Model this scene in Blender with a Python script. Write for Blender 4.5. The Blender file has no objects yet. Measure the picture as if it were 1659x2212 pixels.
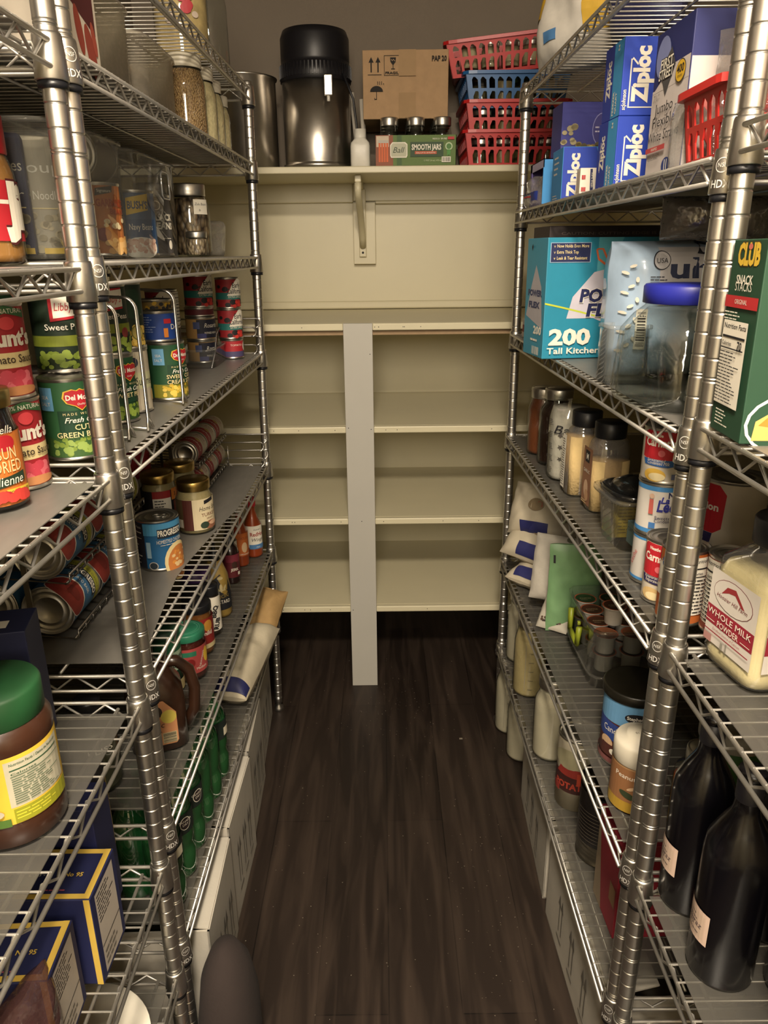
import bpy, bmesh, math, random
from math import sin, cos, pi, radians, hypot, atan2, sqrt
from mathutils import Vector, Matrix, noise
from mathutils.geometry import tessellate_polygon
random.seed(7)
SC = bpy.context.scene
COL = SC.collection

# ------------------------------------------------------------------ materials
def lin(c):
    c = c / 255.0
    return c / 12.92 if c <= 0.04045 else ((c + 0.055) / 1.055) ** 2.4
def rgb(h):
    h = h.lstrip('#')
    return tuple(lin(int(h[i:i + 2], 16)) for i in (0, 2, 4)) + (1.0,)
_M = {}
def mat(name, col='#808080', rough=0.5, metal=0.0, var=0.06, scale=40.0, bump=0.0, bscale=120.0, coat=0.0, spec=0.5):
    if name in _M: return _M[name]
    m = bpy.data.materials.new(name); m.use_nodes = True; _M[name] = m
    nt = m.node_tree; b = nt.nodes['Principled BSDF']
    c = rgb(col)
    tc = nt.nodes.new('ShaderNodeTexCoord')
    n = nt.nodes.new('ShaderNodeTexNoise'); n.inputs['Scale'].default_value = scale; n.inputs['Detail'].default_value = 3
    nt.links.new(tc.outputs['Object'], n.inputs['Vector'])
    r = nt.nodes.new('ShaderNodeValToRGB')
    r.color_ramp.elements[0].position = 0.3; r.color_ramp.elements[1].position = 0.7
    r.color_ramp.elements[0].color = tuple(x * (1 - var) for x in c[:3]) + (1,)
    r.color_ramp.elements[1].color = tuple(min(1, x * (1 + var)) for x in c[:3]) + (1,)
    nt.links.new(n.outputs['Fac'], r.inputs['Fac']); nt.links.new(r.outputs['Color'], b.inputs['Base Color'])
    b.inputs['Roughness'].default_value = rough; b.inputs['Metallic'].default_value = metal
    b.inputs['Coat Weight'].default_value = coat
    b.inputs['Specular IOR Level'].default_value = spec
    if bump:
        n2 = nt.nodes.new('ShaderNodeTexNoise'); n2.inputs['Scale'].default_value = bscale; n2.inputs['Detail'].default_value = 4
        nt.links.new(tc.outputs['Object'], n2.inputs['Vector'])
        bp = nt.nodes.new('ShaderNodeBump'); bp.inputs['Strength'].default_value = bump; bp.inputs['Distance'].default_value = 0.004
        nt.links.new(n2.outputs['Fac'], bp.inputs['Height']); nt.links.new(bp.outputs['Normal'], b.inputs['Normal'])
    return m
def clear(name, tint='#f2f4f2', gl=0.08, milky=0.0, rough=0.03, bump=0.0, bscale=30.0, milkcol='#d8d8d8'):
    """thin-walled clear glass or plastic: transparent + fresnel gloss (+ some haze of its own)"""
    if name in _M: return _M[name]
    m = bpy.data.materials.new(name); m.use_nodes = True; _M[name] = m
    nt = m.node_tree; nt.nodes.clear(); N = nt.nodes.new; L = nt.links.new
    out = N('ShaderNodeOutputMaterial'); tr = N('ShaderNodeBsdfTransparent'); tr.inputs[0].default_value = rgb(tint)
    fc = N('ShaderNodeLayerWeight'); fc.inputs['Blend'].default_value = .5; pw = N('ShaderNodeMath'); pw.operation = 'POWER'; pw.inputs[1].default_value = 4; L(fc.outputs['Facing'], pw.inputs[0])
    tm = N('ShaderNodeMix'); tm.data_type = 'RGBA'; L(pw.outputs[0], tm.inputs[0]); tm.inputs[6].default_value = rgb(tint); tm.inputs[7].default_value = tuple(c * .5 for c in rgb(tint)[:3]) + (1,); L(tm.outputs[2], tr.inputs[0])
    g = N('ShaderNodeBsdfGlossy'); g.inputs['Roughness'].default_value = rough; g.inputs['Color'].default_value = (1, 1, 1, 1)
    lw = N('ShaderNodeLayerWeight'); lw.inputs['Blend'].default_value = 0.25
    mu = N('ShaderNodeMath'); mu.operation = 'MULTIPLY_ADD'; mu.inputs[1].default_value = 0.55; mu.inputs[2].default_value = gl
    L(lw.outputs['Fresnel'], mu.inputs[0])
    ge = N('ShaderNodeNewGeometry'); inv = N('ShaderNodeMath'); inv.operation = 'SUBTRACT'; inv.inputs[0].default_value = 1; L(ge.outputs['Backfacing'], inv.inputs[1])
    m2 = N('ShaderNodeMath'); m2.operation = 'MULTIPLY'; L(mu.outputs[0], m2.inputs[0]); L(inv.outputs[0], m2.inputs[1]); mu = m2
    last = tr.outputs[0]
    if milky:
        d = N('ShaderNodeBsdfDiffuse'); d.inputs[0].default_value = rgb(milkcol)
        tn = N('ShaderNodeTexNoise'); tn.inputs['Scale'].default_value = 25
        mr = N('ShaderNodeMapRange'); mr.inputs['To Min'].default_value = milky * .8; mr.inputs['To Max'].default_value = min(1, milky * 1.2)
        L(tn.outputs['Fac'], mr.inputs['Value'])
        mx0 = N('ShaderNodeMixShader'); L(mr.outputs[0], mx0.inputs[0]); L(last, mx0.inputs[1]); L(d.outputs[0], mx0.inputs[2]); last = mx0.outputs[0]
    mx = N('ShaderNodeMixShader'); L(mu.outputs[0], mx.inputs[0]); L(last, mx.inputs[1]); L(g.outputs[0], mx.inputs[2]); L(mx.outputs[0], out.inputs[0])
    if bump:
        tc = N('ShaderNodeTexCoord'); n2 = N('ShaderNodeTexNoise'); n2.inputs['Scale'].default_value = bscale; n2.inputs['Detail'].default_value = 3
        L(tc.outputs['Object'], n2.inputs['Vector']); bp = N('ShaderNodeBump'); bp.inputs['Strength'].default_value = bump; bp.inputs['Distance'].default_value = 0.01
        L(n2.outputs['Fac'], bp.inputs['Height']); L(bp.outputs['Normal'], g.inputs['Normal']); L(bp.outputs['Normal'], lw.inputs['Normal'])
    return m
def K(c, rough=0.6):           # printed ink / plain coloured stock
    return mat('ink_' + c.lstrip('#') + ('' if rough == .6 else '_%d' % (rough * 100)), c, rough, var=0.03)

EMB = mat('embossed_mark', '#efece4', .55, .6)
CHROME = mat('chrome_wire', '#d6d3cc', 0.33, 1.0, var=0.05)
WIREM = mat('chromed_wire_rod', '#cbc8c1', 0.46, .92)
TIN = mat('tin_plate', '#c9c6be', 0.36, 1.0, var=0.05)
STEEL = mat('brushed_steel', '#cdc7bd', 0.31, 1.0, var=0.08, scale=20)
GOLD = mat('gold_tin_lid', '#b59a5a', 0.3, 1.0)
BLACKP = mat('black_plastic', '#15161a', 0.38)
WHITEP = mat('white_plastic', '#dcd8cc', 0.42)
KRAFT = mat('kraft_cardboard', '#a98a66', 0.8, bump=0.15, bscale=90)
CARTW = mat('white_corrugated_cardboard', '#b9b3a6', 0.8, var=.08, scale=9, bump=0.1)
CREAM = mat('cream_paint', '#cfc7a9', 0.42, var=0.02, scale=6, bump=0.04, bscale=30)
GREYP = mat('grey_painted_trim', '#b4b1a8', 0.45, var=0.02, scale=6)
WALLG = mat('taupe_wall_paint', '#7c7163', 0.85, var=0.03, scale=8, bump=0.1, bscale=150)
WALLS = mat('side_wall_paint', '#b9ae90', 0.85, var=0.03, scale=8, bump=0.1, bscale=150)
CEILM = mat('ceiling_paint', '#b8b2a4', 0.9, bump=0.2, bscale=90)
GLASS = clear('jar_glass', '#f4f7f4', 0.05)
GLASSB = clear('large_jar_glass', '#f6f8f7', 0.06, bump=0.35, bscale=14)
ACRYL = clear('clear_acrylic', '#f8f9f9', 0.03, milky=0.085, milkcol='#e0dcd0')
FILM = clear('crinkled_plastic_film', '#f0f0f0', 0.14, milky=0.12, rough=0.08, bump=1.0, bscale=26, milkcol='#e6e2dc')
LINER = clear('shelf_liner_film', '#d0d0cd', 0.02, milky=0.15, rough=0.3, milkcol='#9a968e')
LINERO = clear('shelf_liner_grey', '#bcbcba', 0.02, milky=0.55, rough=0.35, milkcol='#8a867e')

# ------------------------------------------------------------------ mesh gathering
class G:
    def __init__(s): s.v = []; s.f = []; s.m = []; s.sm = []; s.mats = []; s.T = None
    def mi(s, m):
        if m not in s.mats: s.mats.append(m)
        return s.mats.index(m)
    def add(s, vs, fs, m, sm=False):
        o = len(s.v); i = s.mi(m)
        if s.T is not None: vs = [s.T @ Vector(p) for p in vs]
        s.v.extend([tuple(p) for p in vs])
        for f in fs: s.f.append(tuple(k + o for k in f)); s.m.append(i); s.sm.append(sm)
    def box(s, x0, y0, z0, x1, y1, z1, m, bev=0.0):
        if x0 > x1: x0, x1 = x1, x0
        if y0 > y1: y0, y1 = y1, y0
        if z0 > z1: z0, z1 = z1, z0
        vs = [(x0, y0, z0), (x1, y0, z0), (x1, y1, z0), (x0, y1, z0), (x0, y0, z1), (x1, y0, z1), (x1, y1, z1), (x0, y1, z1)]
        fs = [(3, 2, 1, 0), (4, 5, 6, 7), (0, 1, 5, 4), (1, 2, 6, 5), (2, 3, 7, 6), (3, 0, 4, 7)]
        if bev <= 0: return s.add(vs, fs, m)
        bm = bmesh.new(); bv = [bm.verts.new(v) for v in vs]
        for f in fs: bm.faces.new([bv[i] for i in f])
        bmesh.ops.bevel(bm, geom=bm.edges[:], offset=bev, segments=2, affect='EDGES', profile=0.5)
        bm.verts.index_update()
        s.add([v.co.copy() for v in bm.verts], [[v.index for v in f.verts] for f in bm.faces], m, False); bm.free()
    def lathe(s, prof, m, n=32, cx=0, cy=0, sm=True, ms=None, cap=True, ax=None):
        vs = []; rings = []
        for r, z in prof:
            if r < 1e-6: rings.append([len(vs)]); vs.append((cx, cy, z))
            else:
                rings.append(list(range(len(vs), len(vs) + n)))
                for k in range(n):
                    a = 2 * pi * k / n; vs.append((cx + r * cos(a), cy + r * sin(a), z))
        if ax: vs = [ax @ Vector(v) for v in vs]
        groups = {}
        for i in range(len(rings) - 1):
            a, b = rings[i], rings[i + 1]; mm = (ms[i] if ms else m)
            fl = groups.setdefault(mm, [])
            if len(a) == 1 and len(b) == 1: continue
            for k in range(n):
                k2 = (k + 1) % n
                if len(a) == 1: fl.append((a[0], b[k2], b[k]))
                elif len(b) == 1: fl.append((a[k], a[k2], b[0]))
                else: fl.append((a[k], a[k2], b[k2], b[k]))
        for mm, fl in groups.items(): s.add(vs, fl, mm, sm) if len(groups) == 1 else s._sub(vs, fl, mm, sm)
    def _sub(s, vs, fl, mm, sm):
        used = sorted({i for f in fl for i in f}); mp = {k: i for i, k in enumerate(used)}
        s.add([vs[i] for i in used], [[mp[i] for i in f] for f in fl], mm, sm)
    def tube(s, pts, r, m, n=6, closed=False, caps=True):
        P = [Vector(p) for p in pts]; N = len(P); vs = []; up = None
        for i in range(N):
            if closed: t = (P[(i + 1) % N] - P[i - 1]).normalized()
            else: t = (P[min(i + 1, N - 1)] - P[max(i - 1, 0)]).normalized()
            if up is None:
                up = Vector((0, 0, 1)) if abs(t.z) < .9 else Vector((1, 0, 0))
            a = (up - t * up.dot(t)).normalized(); up = a; b = t.cross(a)
            for k in range(n):
                q = 2 * pi * k / n; vs.append(P[i] + a * (r * cos(q)) + b * (r * sin(q)))
        fs = []
        for i in range(N if closed else N - 1):
            j = (i + 1) % N
            for k in range(n):
                k2 = (k + 1) % n; fs.append((i * n + k, i * n + k2, j * n + k2, j * n + k))
        if caps and not closed: fs.append(tuple(range(n))[::-1]); fs.append(tuple((N - 1) * n + k for k in range(n)))
        s.add(vs, fs, m, True)
    def loft(s, secs, m, n=40, sm=True, cap0=True, cap1=True):
        """secs: (z, rx, ry, p, cx, cy) superellipse sections"""
        vs = []
        for (z, rx, ry, p, cx, cy) in secs:
            for k in range(n):
                a = 2 * pi * (k + .5) / n; c, q = cos(a), sin(a)
                d = (abs(c) ** p + abs(q) ** p) ** (-1.0 / p)
                vs.append((cx + rx * c * d, cy + ry * q * d, z))
        fs = []
        for i in range(len(secs) - 1):
            for k in range(n):
                k2 = (k + 1) % n; fs.append((i * n + k, i * n + k2, (i + 1) * n + k2, (i + 1) * n + k))
        if cap0: fs.append(tuple(range(n))[::-1])
        if cap1: fs.append(tuple((len(secs) - 1) * n + k for k in range(n)))
        s.add(vs, fs, m, sm)
    def prism(s, poly, z0, z1, m):
        n = len(poly); vs = [(x, y, z0) for x, y in poly] + [(x, y, z1) for x, y in poly]
        fs = [tuple(range(n))[::-1], tuple(range(n, 2 * n))] + [(k, (k + 1) % n, n + (k + 1) % n, n + k) for k in range(n)]
        s.add(vs, fs, m)
    def obj(s, name, parent=None, loc=None, rot=None, mods=None):
        me = bpy.data.meshes.new(name); me.from_pydata(s.v, [], s.f)
        for m in s.mats: me.materials.append(m)
        me.polygons.foreach_set('material_index', s.m); me.polygons.foreach_set('use_smooth', s.sm); me.update()
        o = bpy.data.objects.new(name, me); COL.objects.link(o)
        if parent: o.parent = parent
        if loc is not None: o.location = loc
        if rot is not None: o.rotation_euler = rot
        return o

def tag(o, label=None, cat=None, group=None, kind=None):
    if label: o['label'] = label
    if cat: o['category'] = cat
    if group: o['group'] = group
    if kind: o['kind'] = kind
    return o
def thing(name, label, cat, loc, rz=0, group=None, rot=None):
    o = bpy.data.objects.new(name, None); COL.objects.link(o); o.location = loc
    o.rotation_euler = rot if rot else (0, 0, rz); o.empty_display_size = 0.02
    return tag(o, label, cat, group)
def dup(root, loc, rz=None, label=None, group=None):
    r = root.copy(); COL.objects.link(r); r.location = loc
    if rz is not None: r.rotation_euler = (0, 0, rz)
    if label: r['label'] = label
    if group: r['group'] = group
    for ch in list(root.children):
        c = ch.copy(); COL.objects.link(c); c.parent = r
        for g in list(ch.children):
            d = g.copy(); COL.objects.link(d); d.parent = c
    return r

# ------------------------------------------------------------------ printed matter
_T = {}
def glyphs(s, bold=0.0, shear=0.0):
    k = (s, bold, shear)
    if k not in _T:
        c = bpy.data.curves.new('txt', 'FONT'); c.body = s; c.size = 1; c.offset = bold; c.shear = shear; c.resolution_u = 2
        o = bpy.data.objects.new('txt', c); COL.objects.link(o)
        me = o.to_mesh(); vs = [v.co.xy[:] for v in me.vertices]; fs = [tuple(p.vertices) for p in me.polygons]
        o.to_mesh_clear(); bpy.data.objects.remove(o); bpy.data.curves.remove(c)
        if not vs: vs = [(0, 0), (1, 0), (0, 1)]
        xs = [v[0] for v in vs]; ys = [v[1] for v in vs]
        _T[k] = (vs, fs, min(xs), max(xs), min(ys), max(ys))
    return _T[k]
def clip(poly, lo, hi):
    def half(p, c, sgn):
        out = []
        for i in range(len(p)):
            a, b = p[i], p[(i + 1) % len(p)]; da, db = (a[0] - c) * sgn, (b[0] - c) * sgn
            if da >= 0: out.append(a)
            if (da >= 0) != (db >= 0):
                t = da / (da - db); out.append((a[0] + (b[0] - a[0]) * t, a[1] + (b[1] - a[1]) * t))
        return out
    p = half(poly, lo, 1)
    return half(p, hi, -1) if len(p) > 2 else []
class Ink:
    """printed shapes on a surface; f(u, v, h) gives the 3-D point"""
    def __init__(s, g, f, strip=None, step=0.00025, l0=0.0003): s.g = g; s.f = f; s.strip = strip; s.h = l0; s.step = step
    def put(s, polys, m):
        vs = []; fs = []
        for p in polys:
            if s.strip:
                lo = min(q[0] for q in p); hi = max(q[0] for q in p); k = math.floor(lo / s.strip)
                while k * s.strip < hi - 1e-7:
                    c = clip(p, k * s.strip, (k + 1) * s.strip); k += 1
                    if len(c) > 2: fs.append(tuple(range(len(vs), len(vs) + len(c)))); vs.extend(c)
            else: fs.append(tuple(range(len(vs), len(vs) + len(p)))); vs.extend(p)
        if fs: s.g.add([s.f(a, b, s.h) for a, b in vs], fs, m)
        s.h += s.step
    def poly(s, pts, m):
        t = tessellate_polygon([[Vector((a, b, 0)) for a, b in pts]])
        s.put([[pts[i] for i in tr] for tr in t], m)
    def rect(s, u0, v0, u1, v1, m): s.put([[(u0, v0), (u1, v0), (u1, v1), (u0, v1)]], m)
    def ell(s, u, v, a, b, m, n=20, rot=0):
        c, q = cos(rot), sin(rot)
        s.put([[(u + a * cos(2 * pi * k / n) * c - b * sin(2 * pi * k / n) * q, v + a * cos(2 * pi * k / n) * q + b * sin(2 * pi * k / n) * c) for k in range(n)]], m)
    def lines(s, u0, v0, u1, v1, n, m, t=.35, seed=1):
        R = random.Random(seed); P = []
        dv = (v1 - v0) / n
        for i in range(n):
            b = v1 - (i + .7) * dv; e = u0 + (u1 - u0) * R.uniform(.6, 1)
            a = u0
            while a < e - (u1 - u0) * .04:
                w = min(e - a, (u1 - u0) * R.uniform(.08, .25)); P.append([(a, b), (a + w, b), (a + w, b + dv * t), (a, b + dv * t)]); a += w + (u1 - u0) * .03
        s.put(P, m)
    def bars(s, u0, v0, u1, v1, m, seed=2, vert=True):
        R = random.Random(seed); P = []; a = 0
        while a < 1:
            w = R.choice([.02, .035, .05]); 
            if vert: P.append([(u0 + (u1 - u0) * a, v0), (u0 + (u1 - u0) * min(1, a + w), v0), (u0 + (u1 - u0) * min(1, a + w), v1), (u0 + (u1 - u0) * a, v1)])
            else: P.append([(u0, v0 + (v1 - v0) * a), (u1, v0 + (v1 - v0) * a), (u1, v0 + (v1 - v0) * min(1, a + w)), (u0, v0 + (v1 - v0) * min(1, a + w))])
            a += w + R.choice([.02, .03, .05])
        s.put(P, m)
    def text(s, t, u, v, h, m, w=None, bold=0.0, shear=0.0, rot=0.0, al='c', cond=1.0, edge=None, ew=.04):
        if edge is not None: s._text(t, u, v, h, edge, w, bold + ew, shear, rot, al, cond)
        s._text(t, u, v, h, m, w, bold, shear, rot, al, cond)
    def _text(s, t, u, v, h, m, w, bold, shear, rot, al, cond):
        vs, fs, x0, x1, y0, y1 = glyphs(t, bold, shear)
        k = h / .73; kx = (w / max(1e-6, x1 - x0)) if w else k * cond
        ox = {'c': (x0 + x1) / 2, 'l': x0, 'r': x1}[al]; c, q = cos(rot), sin(rot)
        P = [((a - ox) * kx, b * k) for a, b in vs]; P = [(u + a * c - b * q, v + a * q + b * c) for a, b in P]
        s.put([[P[i] for i in f] for f in fs], m)
def cylf(r, az, cx=0, cy=0, z=0):
    return lambda u, v, h: (cx + (r + h) * cos(az + u / r), cy + (r + h) * sin(az + u / r), z + v)
def planef(o, right, up):
    o = Vector(o); r = Vector(right); p = Vector(up); n = r.cross(p)
    return lambda u, v, h: o + r * u + p * v + n * h
W_ = K('#e8e2d2'); BK = K('#17161a'); NAVY = K('#1c2250'); RED = K('#b3202b'); GRN = K('#1d4a2a'); YEL = K('#d9b53c')
CRM = K('#e2cf98'); ORG = K('#cf7a2a'); LBL = K('#6aa3c8')

# ------------------------------------------------------------------ room
def struct(g, name):
    o = g.obj(name); o['kind'] = 'structure'; return o
def floor_mat():
    m = bpy.data.materials.new('dark_vinyl_planks'); m.use_nodes = True; nt = m.node_tree; N = nt.nodes.new; L = nt.links.new
    b = nt.nodes['Principled BSDF']; tc = N('ShaderNodeTexCoord')
    rot = N('ShaderNodeMapping'); rot.inputs['Rotation'].default_value = (0, 0, pi / 2); L(tc.outputs['Object'], rot.inputs[0])
    br = N('ShaderNodeTexBrick'); br.inputs['Scale'].default_value = 1; br.inputs['Brick Width'].default_value = 1.1; br.inputs['Row Height'].default_value = .15
    br.inputs['Mortar Size'].default_value = .0012; br.inputs['Color1'].default_value = rgb('#211a16'); br.inputs['Color2'].default_value = rgb('#2b231e'); br.inputs['Mortar'].default_value = rgb('#120e0c')
    L(rot.outputs[0], br.inputs['Vector'])
    mp = N('ShaderNodeMapping'); mp.inputs['Scale'].default_value = (14, 1.3, 1); L(tc.outputs['Object'], mp.inputs[0])
    n = N('ShaderNodeTexNoise'); n.inputs['Scale'].default_value = 2.2; n.inputs['Detail'].default_value = 6; n.inputs['Distortion'].default_value = .8; L(mp.outputs[0], n.inputs['Vector'])
    r = N('ShaderNodeValToRGB'); r.color_ramp.elements[0].position = .42; r.color_ramp.elements[1].position = .72
    r.color_ramp.elements[0].color = (0, 0, 0, 1); r.color_ramp.elements[1].color = (1, 1, 1, 1); L(n.outputs['Fac'], r.inputs[0])
    mx = N('ShaderNodeMix'); mx.data_type = 'RGBA'; L(r.outputs[0], mx.inputs[0]); L(br.outputs[0], mx.inputs[6]); mx.inputs[7].default_value = rgb('#4a3e35')
    mf = N('ShaderNodeMath'); mf.operation = 'MULTIPLY'; mf.inputs[1].default_value = .55; L(r.outputs[0], mf.inputs[0]); nt.links.new(mf.outputs[0], mx.inputs[0])
    L(mx.outputs[2], b.inputs['Base Color']); b.inputs['Roughness'].default_value = .48; b.inputs['Specular IOR Level'].default_value = .3
    bp = N('ShaderNodeBump'); bp.inputs['Strength'].default_value = .15; L(n.outputs['Fac'], bp.inputs['Height']); L(bp.outputs[0], b.inputs['Normal'])
    return m
XL, XR, YB, YF, ZC = -.835, .835, 2.945, -1.3, 2.44
g = G(); g.box(XL, YF, -.05, XR, YB, 0, floor_mat()); struct(g, 'floor')
g = G(); g.box(XL, YF, ZC, XR, YB, ZC + .05, CEILM); struct(g, 'ceiling')
for a, b, nm in ((XL - .08, XL, 'wall_left'), (XR, XR + .08, 'wall_right')):
    g = G(); g.box(a, YF, 0, b, YB, 1.705, WALLS); g.box(a, YF, 1.705, b, YB, ZC, WALLG); struct(g, nm)
g = G(); g.box(XL, YB, 0, XR, YB + .08, 1.705, CREAM); g.box(XL, YB, 1.705, XR, YB + .08, ZC, WALLG); struct(g, 'wall_back')
g = G(); g.box(XL, YF - .08, 0, -.42, YF, ZC, WALLS); g.box(.42, YF - .08, 0, XR, YF, ZC, WALLS); g.box(-.42, YF - .08, 2.05, .42, YF, ZC, WALLS); struct(g, 'wall_front')
g = G(); g.box(-.42, YF - .06, 0, .42, YF - .02, 2.05, CREAM); struct(g, 'door_1')
g = G(); g.box(XL, YB - .019, 1.637, -.1, YB, 1.703, CREAM, .003); g.box(-.1, YB - .019, 1.641, XR, YB, 1.703, CREAM, .003); g.box(-.02, YB - .03, 1.632, XR, YB, 1.641, CREAM, .003); struct(g, 'trim_1')
g = G(); g.box(XL, YB - .02, 1.264, XR, YB, 1.292, CREAM, .006); struct(g, 'trim_2')

# built-in shelving at the back
cab = thing('built_in_shelving', 'cream painted built-in shelving with a counter top and empty shelves across the back wall', 'shelving', (0, 2.325, 0))
g = G(); PXc = -.0739
g.box(PXc - .0445, 0, 0, PXc + .0445, .019, 1.262, GREYP, .001)
for zz in (1.17, .94, .935, .625, .3): g.lathe([(0, .0005), (.0015, .0005), (.0015, 0)], BK, 8, ax=Matrix.Translation((PXc + random.choice((-.036, .036, 0)), -.0003, zz)) @ Matrix.Rotation(pi / 2, 4, 'X'))
g.obj('center_stile', cab)
def board(name, z, d, lab=None):
    g = G(); t = .019
    for a, b in ((XL, PXc - .0445), (PXc + .0445, XR)):
        g.box(a, .0, z - .021, b, .02, z, CREAM, .003)
    g.box(XL, .02, z - t, XR, d, z, CREAM)
    R = random.Random(int(z * 100))
    for k in range(7):
        px = R.uniform(-.36, .38)
        if abs(px - PXc) > .05: g.box(px - .0012, -.0006, z - .012, px + .0012, .0004, z - .0096, BK)
    o = g.obj(name, cab)
    if lab: o['label'] = lab
board('counter_top', 1.262, YB - 2.325 - .0)
for z in (.9435, .6345, .313): board('shelf_board', z, YB - 2.325)
g = G(); g.box(XL, .02, 1.226, XR, .035, 1.24, mat('bare_wood_edge', '#9c8262', .7)); g.obj('wood_rail', cab)

sh = thing('wall_shelf', 'long cream wall shelf above the empty built-in shelving', 'shelf', (0, 2.55, 1.70))
g = G(); g.box(XL, 0, 0, XR, YB - .001 - 2.55, .02, CREAM, .003); g.obj('shelf_board', sh)
g = G(); g.box(-.101, .36, -.275, -.02, .394, -.064, CREAM, .002); g.obj('mounting_plate', sh)
br = G()
br.box(-.083, .05, -.022, -.062, .36, 0, CREAM, .003)
br.loft([(-.024, .0, .0, 2, -.0725, .058)], CREAM) if False else None
br.tube([(-.0725, .053, -.024), (-.0725, .05, -.045), (-.0725, .065, -.06), (-.071, .14, -.085), (-.069, .25, -.13), (-.067, .32, -.18), (-.0665, .345, -.215)], .0115, CREAM, 12)
br.box(-.080, .345, -.25, -.054, .362, -.02, CREAM, .003)
br.lathe([(0, .001), (.004, .001), (.004, -.002)], BK, 10, ax=Matrix.Translation((-.067, .3449, -.235)) @ Matrix.Rotation(pi / 2, 4, 'X'))
o = br.obj('shelf_bracket', sh)

# ------------------------------------------------------------------ wire shelving
def post_mesh(ztop):
    g = G(); R_ = .0127; prof = [(0, 0.0), (.016, 0), (.016, .012), (.009, .02), (.009, .028), (R_, .03)]
    z = .05; i = 0
    while z < ztop - .012:
        prof += [(R_, z - .0022), (R_, z - .0010), (R_ - .0010, z - .0006), (R_ - .0010, z + .0006), (R_, z + .0010), (R_, z + .0022)]
        if i % 5 == 0: prof += [(R_, z + .0030), (R_ - .0010, z + .0034), (R_ - .0010, z + .0044), (R_, z + .0048), (R_, z + .006)]
        z += .0254; i += 1
    prof += [(R_, ztop - .004), (R_ - .002, ztop), (0, ztop + .001)]
    g.lathe(prof, CHROME, 20); return g
def collar_mesh(diag):
    g = G()
    g.lathe([(.0134, .009), (.0152, .009), (.0160, .006), (.0185, -.037), (.0178, -.038), (.0140, -.038)], CHROME, 28)
    g.lathe([(.0140, -.038), (.0166, -.038), (.0164, -.046), (.0128, -.046)], BLACKP, 28)
    ink = Ink(g, lambda u, v, h: ((.0163 + .0585 * max(0, (.006 - v)) * .97 + h) * cos(diag + u / .0174), (.0163 + .0585 * max(0, .006 - v) * .97 + h) * sin(diag + u / .0174), v), .0022, l0=.0007)
    n = 20
    ring = [[((.0078 - .0009 * j) * cos(2 * pi * (k + i) / n), -.0085 + (.0078 - .0009 * j) * sin(2 * pi * (k + i) / n)) for i, j in ((0, 0), (1, 0), (1, 1), (0, 1))] for k in range(n)]
    ink.put(ring, EMB); ink.text('NSF', 0, -.0105, .0046, EMB, w=.0095); ink.text('HDX', 0, -.0315, .0085, EMB, w=.019, bold=.01)
    return g
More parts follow.
